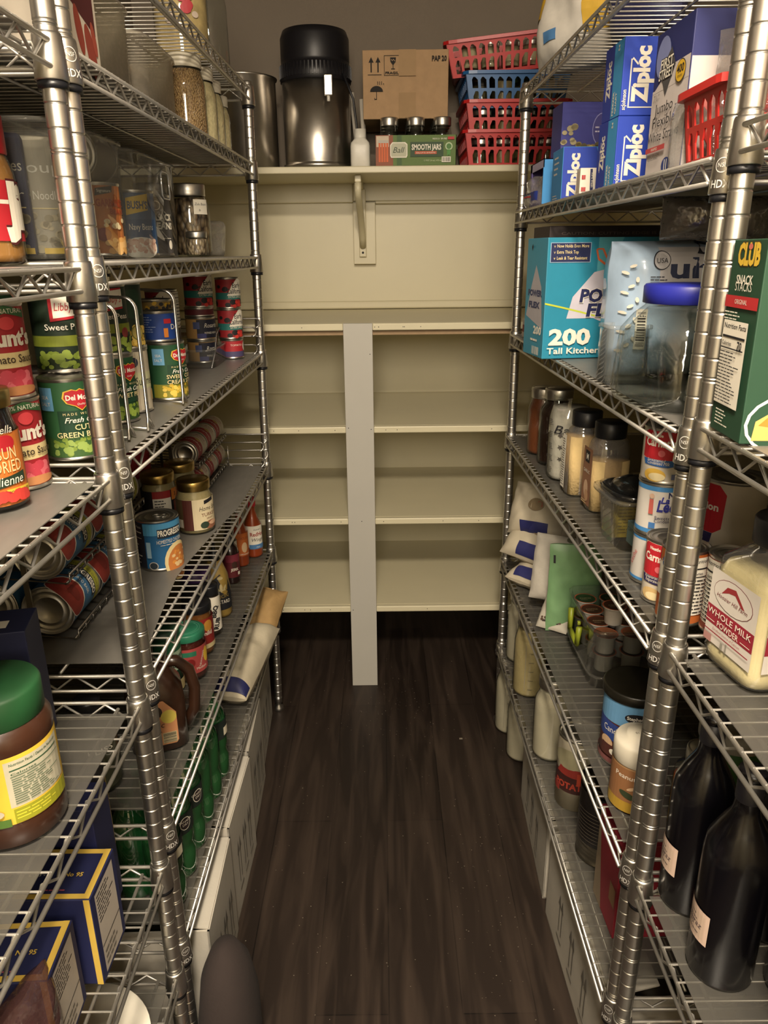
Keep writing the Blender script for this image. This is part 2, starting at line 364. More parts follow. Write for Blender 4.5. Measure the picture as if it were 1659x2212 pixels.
def wire_unit(name, label, s, xn, xf, ln, lf, y0, y1, zs, ztop, liners, po=.006):
    """s=-1 left / +1 right; xn,xf front wire x at near/far; ln,lf lean per metre of height about z=1"""
    D = .437; off = po * s
    root = thing(name, label, 'shelving', ((xn + xf) / 2 + s * D / 2, (y0 + y1) / 2, 0))
    ox, oy = root.location.x, root.location.y
    def X(u, z):  # front wire x at fraction u
        return (xn + ln * (z - 1)) * (1 - u) + (xf + lf * (z - 1)) * u
    pm = None
    for u, yy, l in ((0, y0, ln), (1, y1, lf)):
        for back in (0, 1):
            x = X(u, 1.0) + off + (s * (D - .012) if back else 0)
            if pm is None: o = post_mesh(ztop).obj('post', root); pm = o
            else: o = pm.copy(); COL.objects.link(o)
            o.location = (x - l * 1.0 - ox, yy - oy, 0); o.rotation_euler = (0, atan2(l, 1), 0)
    cm = {}
    for i, z in enumerate(zs):
        g = G(); ya, yb = y0 + .013, y1 - .013
        F = lambda y, zz=z: X((y - y0) / (y1 - y0), zz) - ox
        xb = lambda y: F(y) + s * D
        r = .0029
        # front and back trusses
        for fx in (F, xb):
            for dz in (0, -.0255): g.tube([(fx(ya), ya - oy, z + dz), (fx(yb), yb - oy, z + dz)], r, WIREM, 8)
            n = int(round((yb - ya) / .0315)); pts = []
            for k in range(n + 1):
                y = ya + .006 + (yb - ya - .012) * k / n; pts.append((fx(y) + s * .0035, y - oy, z - .001 if k % 2 else z - .0245))
            g.tube(pts, .0021, WIREM, 5)
        # end trusses
        for y in (y0, y1):
            xa, xc = X((y - y0) / (y1 - y0), z) - ox + s * .022, X((y - y0) / (y1 - y0), z) - ox + s * (D - .02)
            for dz in (0, -.0255): g.tube([(xa, y - oy, z + dz), (xc, y - oy, z + dz)], r, WIREM, 8)
            n = 13; g.tube([(xa + (xc - xa) * k / n, y - oy + (.0035 if y == y0 else -.0035), z - .001 if k % 2 else z - .0245) for k in range(n + 1)], .0021, WIREM, 5)
        n = int((yb - ya) / .0254)
        for k in range(1, n):
            y = ya + (yb - ya) * k / n; g.tube([(F(y) - s * .0015, y - oy, z + .0017), (xb(y), y - oy, z + .0017)], .0016, WIREM, 5)
        for q in (.07, .32, .68, .93):
            g.tube([(F(ya) + s * D * q, ya - oy, z - .002), (F(yb) + s * D * q, yb - oy, z - .002)], .0026, WIREM, 6)
        so = g.obj('wire_shelf', root)
        for u, yy in ((0, y0), (1, y1)):
            for back in (0, 1):
                dg = atan2((-1 if u == 0 else 1), (-s if not back else s))
                if dg not in cm: o = collar_mesh(dg).obj('collar', so); cm[dg] = o
                else: o = cm[dg].copy(); COL.objects.link(o); o.parent = so
                l = ln if u == 0 else lf
                o.location = (X(u, z) + off + (s * (D - .012) if back else 0) - ox, yy - oy, z)
        if liners[i]:
            m, rec = liners[i]; g = G(); N = 14; z0 = z + .0026
            fr = [(F(ya + .02 + (yb - ya - .04) * k / N) + s * (.010 + rec(k / N)), ya + .02 + (yb - ya - .04) * k / N - oy) for k in range(N + 1)]
            bk = [(xb(yb - .02) - s * .012, yb - .02 - oy), (xb(ya + .02) - s * .012, ya + .02 - oy)]
            pl = fr + bk
            g.prism(pl if s < 0 else pl[::-1], z0, z0 + .0012, m); lo = g.obj('shelf_liner', root)
    return root
LZ = [1.8665, 1.6888, 1.4547, 1.1947, .8646, .5851, .3350]
RZ = [1.8403, 1.5596, 1.2478, .9642, .5783, .2866]
AZ = [1.8665, 1.685, 1.449, 1.187, .845, .540, .312]
BZ = [1.8403, 1.585, 1.266, .968, .580, .288]
no = lambda t: 0
S = 1
unitL = wire_unit('wire_shelving_unit', 'chrome wire shelving unit on the left beyond the paired posts, filled with cans and jars', -1, -.3567, -.3461, 0, .0121, .984, 2.182, LZ, 1.885,
    [None, (LINERO, no), (LINERO, no), (LINERO, no), (LINERO, lambda t: .045 * max(0, 1 - abs(t - .3) / .36) ** .8), (LINER, no), (LINER, no)])
unitR = wire_unit('wire_shelving_unit', 'chrome wire shelving unit on the right beyond the paired posts, with boxes and milk cans', 1, .3663, .354, .0099, -.0014, .908, 2.106, RZ, 1.86,
    [None, (LINERO, no), (LINERO, no), (LINER, no), (LINER, no), (LINER, no)], .015)
unitA = wire_unit('wire_shelving_unit', 'nearest left chrome wire shelving unit, cut by the picture edge', -1, -.3575, -.3575, 0, 0, -.256, .943, AZ, 1.885,
    [None, (LINERO, no), (LINERO, no), (LINERO, no), (LINER, no), None, (LINER, no)])
unitC = wire_unit('wire_shelving_unit', 'nearest right chrome wire shelving unit, cut by the picture edge', 1, .372, .370, 0, .008, -.332, .867, BZ, 1.86,
    [None, (LINERO, no), (LINERO, no), (LINER, no), (LINER, no), (LINER, no)], .011)

# crumbs and dust on the floor
g = G(); R = random.Random(11); CR = K('#7d7466', .9)
for i in range(330):
    x = R.uniform(-.33, .36); y = R.uniform(.95, 2.5) if i % 3 else R.gauss(2.2, .12); q = R.uniform(.0005, .0014)
    if i % 3 == 0: x = R.gauss(.03, .09)
    if i % 5 == 0: x, y = R.gauss(.24, .05), R.gauss(1.35, .15)
    a = R.uniform(0, 3); p = [(x + q * cos(a + k * 2.1) * (1.6 if k == 0 else 1), y + q * sin(a + k * 2.1)) for k in range(3)]
    g.prism(p, .0002, .0002 + q * .6, CR)
g.box(.232, 2.005, .0002, .242, 2.011, .002, CR)
tag(g.obj('floor_crumbs'), 'pale crumbs and dust specks scattered on the dark plank floor', 'crumbs', kind='stuff')
# ------------------------------------------------------------------ product builders
def rings(g, r, z, m, n=28, ins=.0):
    pass
def can(label, x, y, z, r, h, az, wrap, deco=None, cat='can', name='tin_can', group=None, rot=None, lidm=None, ribbed=False, tab=False, rz=0):
    t = thing(name, label, cat, (x, y, z), rz, group, rot)
    lm = lidm or TIN; g = G()
    p = [(0, .004), (r * .5, .004), (r * .53, .0025), (r * .57, .0025), (r * .6, .004), (r * .74, .004), (r * .77, .0025), (r * .81, .0025), (r * .84, .004), (r * .93, .004), (r * .95, 0), (r, 0), (r, .0028), (r * .972, .004)]
    if ribbed:
        n = 14
        for i in range(n): zz = .012 + (h * .62) * i / n; p += [(r * .972, zz), (r * .955, zz + h * .02), (r * .972, zz + h * .04)]
    p += [(r * .972, h - .004), (r, h - .0028), (r, h)]
    g.lathe(p, lm, 36); g.obj('can_body', t)
    g = G(); g.lathe([(r, h), (r * .965, h + .0002), (r * .955, h - .003), (r * .84, h - .003), (r * .82, h - .0018), (r * .78, h - .0018), (r * .76, h - .003), (r * .60, h - .003), (r * .58, h - .002), (r * .54, h - .002), (r * .52, h - .003), (0, h - .003)], lm, 36)
    if tab:
        g.lathe([(.0, .0008), (.008, .0008), (.008, 0), (0, 0)], lm, 14, ax=Matrix.Translation((r * .35, 0, h - .0028)))
        g.tube([(r * .35 + .006 * cos(a), .009 * sin(a), h - .0012) for a in [k * pi / 6 for k in range(12)]], .0011, lm, 6, closed=True)
        g.tube([(r * .05 + .010 * cos(a), .008 * sin(a), h - .0012) for a in [k * pi / 6 for k in range(12)]], .0011, lm, 6, closed=True)
    g.obj('can_lid', t)
    if wrap:
        g = G(); R = r * .975; z0, z1 = .0045, h - .0045
        g.lathe([(R, z0), (R, z1)], wrap, 48)
        I = Ink(g, cylf(R, az), R * .14)
        if deco: deco(I, R, h)
        g.obj('paper_label', t)
    return t
def jar(label, x, y, z, r, h, fill, level=.8, lid=TIN, cat='jar', name='glass_jar', group=None, deco=None, az=0, labm=None, lz=(.2, .65), neck=.78, glass=None, square=None, ring=True, embossed=None, rz=0, flatlid=False):
    t = thing(name, label, cat, (x, y, z), rz, group); gl = glass or GLASS
    lh = min(.02, h * .13); nk = h - lh
    pr = [(r * .82, 0), (r * .97, .004), (r, .012), (r, h * .62), (r * .985, h * .68), (r * .93, h * .74), (r * neck * 1.0, h * .82), (r * neck, nk + .004)]
    g = G()
    if square: g.loft([(zz, rr, rr, square if zz < h * .75 else 2.0 + max(0, (h * .8 - zz)) * 10, 0, 0) for rr, zz in pr], gl, 40, cap1=False)
    else: g.lathe([(0, .001)] + pr, gl, 36)
    g.obj('glass_body', t)
    if fill is not None:
        g = G(); top = h * level
        q = [(rr * .955, max(zz, .004)) for rr, zz in pr if zz < top]
        rl = q[-1][0]
        for (ra, za), (rb, zb) in zip(pr, pr[1:]):
            if za <= top <= zb: rl = (ra + (rb - ra) * (top - za) / max(1e-6, zb - za)) * .955
        q.append((rl, top))
        if square: g.loft([(zz, rr, rr, square, 0, 0) for rr, zz in q], fill, 36)
        else: g.lathe([(0, .004)] + q + [(rl * .5, top + .001), (0, top + .001)], fill, 36)
        g.obj('contents', t)
    if lid is not None:
        R = r * neck * 1.07; g = G()
        if flatlid: g.lathe([(R, nk - .002), (R * 1.02, nk), (R * 1.02, h - .002), (R * .98, h), (0, h)], lid, 36)
        else:
            g.lathe([(R * .97, nk - .006), (R, nk - .004), (R * .985, nk), (R, nk + .003), (R, h - .003), (R * .96, h), (R * .88, h)], lid, 36)
            g.lathe([(R * .88, h - .0005), (R * .8, h - .0002), (R * .78, h + .0006), (0, h + .0006)], lid, 36)
        g.obj('lid', t)
    if deco:
        g = G(); R = r + .0006
        if labm: g.lathe([(R, h * lz[0]), (R, h * lz[1])], labm, 44)
        I = Ink(g, cylf(R, az), R * .14); deco(I, R, h); g.obj('label' if labm else 'tag', t)
    return t
def bottle(label, x, y, z, prof, body, cap, capm, cat='bottle', name='bottle', az=0, lab=None, deco=None, labm=None, sq=None, group=None, rz=0, scale=(1, 1), fill=None):
    t = thing(name, label, cat, (x, y, z), rz, group); g = G()
    if sq: g.loft([(zz, r * scale[0], r * scale[1], sq if r > prof[-1][0] * 1.5 else 2.2, 0, 0) for r, zz in prof], body, 40)
    else: g.lathe([(0, .001)] + prof, body, 32)
    g.obj('bottle_body', t)
    if fill:
        g = G()
        if sq: g.loft([(max(.003, zz), r * scale[0] * .94, r * scale[1] * .94, sq, 0, 0) for r, zz in fill[1]], fill[0], 36)
        else: g.lathe([(0, .003)] + [(r * .95, max(zz, .003)) for r, zz in fill[1]] + [(0, fill[1][-1][1])], fill[0], 32)
        g.obj('contents', t)
    if cap: g = G(); g.lathe(cap, capm, 24); g.obj('cap', t)
    if lab:
        g = G(); z0, z1, R = lab; R += .0006
        if labm: g.lathe([(R, z0), (R, z1)], labm, 40)
        if deco: deco(Ink(g, cylf(R, az), R * .14), R, z1)
        g.obj('label', t)
    return t
def carton(label, x, y, z, w, d, h, rz, col, faces=None, cat='box', name='cardboard_box', group=None, bev=.0012, rot=None, parent=None):
    """w along local x, d along local y; F = -y face, R = +x, L = -x, B = +y, T = top"""
    g = G(); g.box(-w / 2, -d / 2, 0, w / 2, d / 2, h, col, bev)
    P = {'F': planef((0, -d / 2, 0), (1, 0, 0), (0, 0, 1)), 'R': planef((w / 2, 0, 0), (0, 1, 0), (0, 0, 1)), 'L': planef((-w / 2, 0, 0), (0, -1, 0), (0, 0, 1)),
         'B': planef((0, d / 2, 0), (-1, 0, 0), (0, 0, 1)), 'T': planef((0, 0, h), (1, 0, 0), (0, 1, 0))}
    for k, fn in (faces or {}).items(): fn(Ink(g, P[k]), d if k in 'RL' else w, h if k != 'T' else d)
    o = g.obj(name, parent); o.location = (x, y, z); o.rotation_euler = rot if rot else (0, 0, rz)
    if not parent: tag(o, label, cat, group)
    return o
def shell_bin(g, w, d, h, m, t=.002, taper=.94, p=8, lip=.004, n=48, z0=0):
    vs = []; fs = []
    S_ = [(0, w / 2 * taper, d / 2 * taper), (h - .006, w / 2 - lip, d / 2 - lip), (h - .006, w / 2, d / 2), (h, w / 2, d / 2), (h, w / 2 - lip - t, d / 2 - lip - t), (t, w / 2 * taper - t, d / 2 * taper - t)]
    g.loft([(z0 + a, b, c, p, 0, 0) for a, b, c in S_], m, n, sm=True)
def bin_(label, x, y, z, w, d, h, rz=0, m=None, cat='bin', name='clear_bin', extra=None, taper=.95):
    t = thing(name, label, cat, (x, y, z), rz); g = G(); shell_bin(g, w, d, h, m or ACRYL, taper=taper); g.obj('bin_body', t)
    if extra: extra(t)
    return t
def pillow(name, label, cat, loc, rot, W, H, T, m, deco=None, seed=0, amp=.004, freq=18, seam=.0, group=None, parent=None, n=26, px=2.6, extra=None):
    """soft bag: W along local x, H along local z, thickness T along local y; printed on the -y face"""
    def th(s, q):
        s = max(-1, min(1, s)); q = max(-1, min(1, q))
        return T / 2 * max(0.0, (1 - abs(s) ** px) * (1 - abs(q) ** (px + 1))) ** .55 + .0008
    def cr(u, v, sg):
        e = noise.noise(Vector((u * freq + seed * 7.1, v * freq, sg * 3.3))) + .5 * noise.noise(Vector((u * freq * 2.3, v * freq * 2.3 + seed, sg)))
        f = 1 - abs(noise.noise(Vector((u * freq * .8 + seed, v * freq * .8 + 9, sg * 5)))) * 2.2
        return amp * (e * .7 + max(0, f) * .5)
    def edge(v, q):   # wavy side seams
        return 1 + .035 * noise.noise(Vector((q * 3 + seed, 1.7, 4))) 
    def f(u, v, h):
        s, q = u / (W / 2), (v - H / 2) / (H / 2)
        return Vector((u * edge(v, q), -(th(s, q) + cr(u, v, 0) * (1 - abs(s) ** 6)) - h, v))
    def fb(u, v, h):
        s, q = u / (W / 2), (v - H / 2) / (H / 2)
        return Vector((u * edge(v, q), (th(s, q) + cr(u, v, 1) * (1 - abs(s) ** 6)) + h, v))
    g = G()
    for ff, flip in ((f, 0), (fb, 1)):
        vs = []; fs = []
        for j in range(n + 1):
            for i in range(n + 1): vs.append(ff(-W / 2 + W * i / n, H * j / n, 0))
        for j in range(n):
            for i in range(n):
                q = (j * (n + 1) + i, j * (n + 1) + i + 1, (j + 1) * (n + 1) + i + 1, (j + 1) * (n + 1) + i); fs.append(q[::-1] if flip else q)
        g.add(vs, fs, m, True)
    # close the rim
    per = [(i, 0) for i in range(n)] + [(n, j) for j in range(n)] + [(i, n) for i in range(n, 0, -1)] + [(0, j) for j in range(n, 0, -1)]
    vs = []
    for i, j in per: u, v = -W / 2 + W * i / n, H * j / n; vs += [f(u, v, 0), fb(u, v, 0)]
    k = len(per); g.add(vs, [(2 * a, 2 * a + 1, 2 * ((a + 1) % k) + 1, 2 * ((a + 1) % k)) for a in range(k)], m, True)
    if deco:
        def grid(I, a0, b0, a1, b1, mm, k=10):
            P = []
            for i in range(k):
                for j in range(k): P.append([(a0 + (a1 - a0) * i / k, b0 + (b1 - b0) * j / k), (a0 + (a1 - a0) * (i + 1) / k, b0 + (b1 - b0) * j / k), (a0 + (a1 - a0) * (i + 1) / k, b0 + (b1 - b0) * (j + 1) / k), (a0 + (a1 - a0) * i / k, b0 + (b1 - b0) * (j + 1) / k)])
            I.put(P, mm)
        deco(Ink(g, f, .004, l0=.0022, step=.0004), grid)
    o = g.obj(name, parent); o.location = loc; o.rotation_euler = rot
    if not parent: tag(o, label, cat, group)
    return o
def basket(label, x, y, z, w, d, h, rz, m, rot=None, group=None, cols=(10, 7)):
    g = G(); tp = .90
    def wall(nc, L, fr):
        # fr(u, v): u along the wall -1..1, v 0..h
        per = [(-1, 0), (1, 0), (1, h), (-1, h)]; loops = [[Vector((a, b, 0)) for a, b in per]]
        cw = 1.84 / nc
        for i in range(nc):
            a = -.92 + cw * i + cw * .16; b = a + cw * .68
            for (v0, v1, fl) in ((h * .10, h * .46, 0), (h * .54, h * .84, 1)):
                c = (b - a) * .45; e = (v1 - v0) * .25
                loops.append([Vector(p + (0,)) for p in ([(a, v0), (b, v0), (b, v1 - e * .3), (b - c * .3, v1), (a + c, v1), (a, v1 - e * 1.6)] if fl == 0 else [(a, v0), (b, v0), (b, v1 - e), (b - c, v1), (a + c * .6, v1), (a, v1 - e)])])
        flat = [p for l in loops for p in l]; tr = tessellate_polygon(loops)
        for sgn in (0, .0022):
            vs = [fr(p.x, p.y, sgn) for p in flat]; g.add(vs, [t if sgn else t[::-1] for t in tr], m)
        o = 0
        for l in loops:
            n = len(l); vs = [fr(p.x, p.y, 0) for p in l] + [fr(p.x, p.y, .0022) for p in l]
            g.add(vs, [(k, (k + 1) % n, n + (k + 1) % n, n + k) for k in range(n)], m)
    q = lambda v: tp + (1 - tp) * v / h
    wall(cols[0], w, lambda u, v, s: (u * w / 2 * q(v), -(d / 2) * q(v) + s, v)); wall(cols[0], w, lambda u, v, s: (-u * w / 2 * q(v), (d / 2) * q(v) - s, v))
    wall(cols[1], d, lambda u, v, s: (w / 2 * q(v) - s, u * d / 2 * q(v), v)); wall(cols[1], d, lambda u, v, s: (-w / 2 * q(v) + s, -u * d / 2 * q(v), v))
    g.box(-w / 2 * tp, -d / 2 * tp, 0, w / 2 * tp, d / 2 * tp, .0025, m)
    t = thing('plastic_basket', label, 'basket', (x, y, z), rz, group, rot); g.obj('basket_body', t)
    g = G(); g.loft([(h - .009, w / 2 + .001, d / 2 + .001, 14, 0, 0), (h - .009, w / 2 + .009, d / 2 + .009, 14, 0, 0), (h, w / 2 + .009, d / 2 + .009, 14, 0, 0), (h + .001, w / 2 + .006, d / 2 + .006, 14, 0, 0), (h + .001, w / 2 - .001, d / 2 - .001, 14, 0, 0), (h - .009, w / 2 - .001, d / 2 - .001, 14, 0, 0), (h - .009, w / 2 + .001, d / 2 + .001, 14, 0, 0)], m, 64, sm=False, cap0=False, cap1=False)
    g.obj('basket_rim', t); return t
def nutrition(I, u0, v0, u1, v1, ink=None, bg=None, title='Nutrition Facts', n=11):
    if bg: I.rect(u0, v0, u1, v1, bg)
    k = ink or BK; w = u1 - u0; h = v1 - v0
    I.text(title, (u0 + u1) / 2, v1 - h * .09, h * .06, k, w=w * .9, bold=.01)
    I.rect(u0 + w * .04, v1 - h * .2, u1 - w * .04, v1 - h * .175, k); I.text('Calories', u0 + w * .05, v1 - h * .29, h * .05, k, w=w * .4, al='l', bold=.01)
    I.rect(u0 + w * .04, v1 - h * .33, u1 - w * .04, v1 - h * .315, k); I.lines(u0 + w * .05, v0 + h * .03, u1 - w * .05, v1 - h * .35, n, k, .3)
def blobs(I, u0, v0, u1, v1, n, r, mats, seed=1):
    R = random.Random(seed)
    for m in mats:
        P = []
        for i in range(n):
            a, b, q = R.uniform(u0, u1), R.uniform(v0, v1), r * R.uniform(.6, 1.15); P.append([(a + q * cos(2 * pi * k / 9), b + q * .8 * sin(2 * pi * k / 9)) for k in range(9)])
        I.put(P, m)
def dm_logo(I, u, v, w):
    P = lambda k, s=1: [(u + a * w * .5 * s, v + b * w * .36 * s) for a, b in [(-1, .1), (-.9, .62), (-.45, .8), (-.2, .68), (0, .82), (.2, .68), (.45, .8), (.9, .62), (1, .1), (.8, -.35), (.35, -.6), (0, -1), (-.35, -.6), (-.8, -.35)]]
    I.poly(P(0, 1.1), YEL); I.poly(P(0), RED); I.text('Del Monte', u, v - w * .03, w * .17, W_, w=w * .88, bold=.03); I.text('Quality', u, v - w * .2, w * .07, W_, w=w * .25, shear=.3)
# ---- label designs
def d_dm(prod, fruit):
    def d(I, R, h):
        I.rect(-R * 1.5, .005, R * 1.5, h * .28, K(fruit[0])); blobs(I, -R * .9, h * .08, R * .9, h * .27, 26, .0042, [K(fruit[1]), K(fruit[2])], 3)
        I.rect(-R * .62, h * .30, R * .95, h * .62, K('#123a22')); I.rect(-R * 1.35, h * .62, -R * .72, h * .9, LBL); I.text('SEA', -R * 1.03, h * .76, .005, W_); I.text('SALT', -R * 1.03, h * .68, .005, W_)
        dm_logo(I, R * .25, h * .76, R * 1.15); I.text('M A D E   W I T H', R * .1, h * .565, .0035, CRM); I.text('Fresh Cut', R * .2, h * .475, .0075, W_, shear=.35, bold=.01)
        for i, s in enumerate(prod): I.text(s, R * .2, h * (.385 - .09 * i), .0075, CRM, bold=.01)
    return d
def d_libby(prod, c1, c2):
    def d(I, R, h):
        I.rect(-R * 1.6, .005, R * 1.6, h * .2, K('#27351a')); I.rect(-R * 1.6, h * .32, R * 1.6, h * .45, K('#7f8a2c')); blobs(I, -R * 1.1, h * .06, R * 1.1, h * .24, 26, .0055, [K(c1), K(c2)], 5)
        I.ell(R * .55, h * .32, .007, .008, K('#8a3a35')); I.poly([(-R * .5, h * .62), (R * .55, h * .66), (R * .55, h * .95), (-R * .5, h * .93)], RED); I.poly([(-R * .38, h * .66), (R * .55, h * .69), (R * .55, h * .93), (-R * .38, h * .9)], W_)
        I.text("Libby's", R * .08, h * .75, .011, RED, w=R * .8, shear=.2); I.text(prod, 0, h * .52, .0085, W_, bold=.01)
    return d
def d_hunts(I, R, h):
    I.rect(-R * 1.5, h * .34, R * 1.5, h * .50, CRM); I.ell(0, h * .17, R * .75, h * .12, K('#d85a66')); blobs(I, -R * .55, h * .12, R * .55, h * .28, 14, .007, [K('#e06f79'), K('#c94454')], 4); I.ell(R * .1, h * .10, R * .8, h * .05, K('#c98a5a'))
    I.poly([(-R * .75, h * .84), (0, h * .9), (R * .75, h * .84), (R * .75, h * .92), (0, h * .98), (-R * .75, h * .92)], K('#2f5a32')); I.text('100% NATURAL', 0, h * .90, .0055, W_, w=R * 1.3)
    I.ell(0, h * .8, .009, .0075, K('#d4434a')); I.text("Hunt's", 0, h * .575, .018, W_, w=R * 1.7, bold=.045); I.text('Tomato Sauce', 0, h * .395, .0095, K('#3a2a18'), w=R * 1.8, bold=.01)
def d_progresso(I, R, h):
    I.rect(-R * 1.7, h * .78, R * 1.7, h * .955, K('#a9a83e')); I.text('VEGETABLE CLASSICS', 0, h * .84, .0055, K('#3f4a18'), w=R * 1.5)
    I.rect(-R * .9, h * .64, R * .9, h * .8, K('#1d2733')); I.text('PROGRESSO', 0, h * .67, .0125, W_, w=R * 1.65, bold=.03); I.text('TOMATO BASIL', 0, h * .50, .0075, W_, w=R * 1.2)
    I.ell(0, h * .16, R * 1.05, h * .27, W_); I.ell(0, h * .15, R * 1.0, h * .25, K('#93342a')); I.ell(.004, h * .2, R * .4, h * .1, K('#7d2a22'))
def d_prog2(I, R, h):
    I.rect(-R * 2.6, .005, -R * .75, h - .005, K('#20232c')); nutrition(I, -R * 2.0, h * .08, -R * .85, h * .92, K('#c9c4b8'), None, n=7)
    I.rect(-R * .75, h * .72, R * 1.6, h * .95, K('#4b93bf')); I.rect(-R * .1, h * .66, R * 1.2, h * .84, K('#1d2733')); I.text('PROGRESSO', R * .55, h * .7, .0125, W_, w=R * 1.25, bold=.03)
    I.text('HOMESTYLE CHICKEN', R * .5, h * .55, .008, W_, w=R * 1.3); I.lines(R * 0, h * .5, R, h * .53, 1, W_); I.ell(R * .85, h * .14, R * .75, h * .4, CRM); I.ell(R * .9, h * .12, R * .65, h * .34, K('#c4793c')); blobs(I, R * .45, h * .06, R * 1.4, h * .36, 14, .0042, [K('#d9903f'), K('#e0c08a')], 8)
    I.ell(-R * .38, h * .12, .0085, .0085, K('#b8b4aa')); I.ell(-R * .38, h * .12, .007, .007, K('#23303a')); I.rect(-R * .62, h * .28, -R * .42, h * .6, K('#8fb0c4'))
def d_campbell(I, R, h):
    I.rect(-R * 3.1, h * .48, R * 3.1, h * .955, K('#8f1d28')); I.text("Campbell's", 0, h * .67, .0095, W_, w=R * 1.7, shear=.3); I.ell(0, h * .5, .008, .008, GOLD); I.text('CONDENSED', R * 1.2, h * .42, .005, BK); I.text('CHICKEN NOODLE', 0, h * .3, .006, RED, w=R * 1.3); I.text('SOUP', 0, h * .16, .009, K('#8f1d28'))
def d_early(I, R, h):
    I.rect(-R * 1.9, h * .3, R * 1.6, h * .52, K('#26706a')); blobs(I, -R * 1.6, h * .08, R * 1.2, h * .26, 5, .0085, [K('#1b1618')], 5); blobs(I, -R * 1.6, h * .62, -R * .3, h * .86, 3, .0085, [K('#1b1618')], 9); blobs(I, 0, h * .08, R, h * .25, 6, .006, [K('#c2372c')], 6)
    I.poly([(-R * .3, h * .42), (R * 1.3, h * .42), (R * 1.3, h * .9), (R * .6, h * .97), (R * .1, h * .75), (-R * .05, h * .62)], W_); I.text('Early', R * .55, h * .68, .013, BK, bold=.015, w=R * .8); I.text('California', R * .4, h * .49, .013, BK, bold=.015, w=R * 1.35); I.text('EXTRA LARGE', R * .35, h * .35, .0055, W_, w=R * 1.1)
def d_rosa(I, R, h):
    I.rect(-R * 2.2, .0055, -R * .5, h - .0055, K('#b08a52')); I.rect(-R * .5, .0055, R * 1.8, h - .0055, K('#1b1d2e')); I.rect(-R * .75, h * .5, -R * .3, h * .8, K('#4a5480')); I.text('Rosarita', R * .55, h * .55, .0115, W_, w=R * 1.1, shear=.3); I.text('REFRIED BEANS', R * .5, h * .28, .005, W_, w=R); I.rect(-R * .5, .0055, R * .1, h * .3, K('#3b3f78'))
def d_dole(I, R, h):
    I.lines(-R * 1.4, h * .3, -R * .4, h * .85, 7, K('#8fa0c8')); I.rect(R * .0, h * .6, R * .45, h * .75, RED); I.text('Dole', R * .8, h * .4, .010, W_, bold=.01); I.rect(-R * .05, h * .15, R * .2, h * .45, ORG)
def d_yel(I, R, h):
    blobs(I, -R, h * .1, R, h * .9, 30, .005, [K('#d9ae35'), K('#8a6a20'), K('#2a2a30')], 3)
def d_white(I, R, h):
    I.ell(-R * .1, h * .8, .0075, .0085, K('#1d2740')); I.rect(-R * .7, h * .38, R * 1.0, h * .64, K('#c9caa0')); I.text('Summer', R * .45, h * .44, .015, BK, w=R * 1.1); I.rect(-R * .02, .006, R * .0, h - .006, K('#a08f78')); I.ell(R * .9, h * .26, .007, .01, K('#b49a6a'))
def d_corn(I, R, h):
    I.text('Sweet Corn', 0, h * .5, .009, W_); I.ell(R * .3, h * .68, R * .7, h * .22, K('#1f3a26')); blobs(I, -R * .9, h * .06, R * .9, h * .34, 34, .005, [K('#c9a23a'), K('#e0c060')], 6); I.ell(R * .4, h * .25, .012, .013, K('#7f7a35')); I.ell(R * .4, h * .25, .010, .011, K('#c0ae62'))
def d_garb(I, R, h):
    I.rect(-R * 2.2, h * .05, -R * .62, h * .93, K('#7d1b20')); I.lines(-R * 1.6, h * .1, -R * .75, h * .75, 16, K('#c26a5c')); I.poly([(-R * .2, h * .82), (R * .55, h * .87), (R * .6, h * .96), (-R * .15, h * .92)], K('#2b2a28')); I.text('Signature', R * .2, h * .87, .0045, W_, w=R * .6)
    I.text('GARBANZO', R * .55, h * .68, .011, K('#9c3a22'), w=R * 1.5, bold=.03); I.text('BEANS', R * .8, h * .58, .008, K('#9c3a22'), bold=.02); I.ell(-.0, h * .3, .011, .010, K('#7a2430')); blobs(I, R * .1, h * .06, R * 1.2, h * .26, 9, .0075, [K('#d9a45c'), K('#e3b878')], 4); blobs(I, R * .1, h * .36, R * 1.0, h * .5, 8, .005, [K('#d8c9a0')], 2)
def d_navy(I, R, h):
    I.poly([(-R * .6, h * .62), (R * .5, h * .7), (R * .55, h * .95), (-R * .55, h * .88)], YEL); I.text("BUSH'S", R * 0, h * .72, .013, K('#22406a'), w=R, bold=.03); I.rect(-R * .8, h * .3, R * .9, h * .56, K('#27486f')); I.text('Navy Beans', R * .1, h * .4, .011, W_, w=R * 1.2); I.ell(0, h * .12, R * .9, h * .17, W_); blobs(I, -R * .6, h * .06, R * .7, h * .24, 24, .0048, [K('#c99a86'), K('#dab8a4')], 5)
def d_black(I, R, h):
    I.ell(R * .0, h * .82, .0085, .0085, W_); I.ell(0, h * .82, .007, .007, K('#3a3636')); I.text('BLACK', R * .35, h * .58, .012, W_, bold=.04); I.text('BEANS', R * .35, h * .44, .012, W_, bold=.04); I.ell(R * .7, h * .18, .005, .0085, W_); I.lines(R * .2, h * .27, R * 1.1, h * .3, 1, W_)
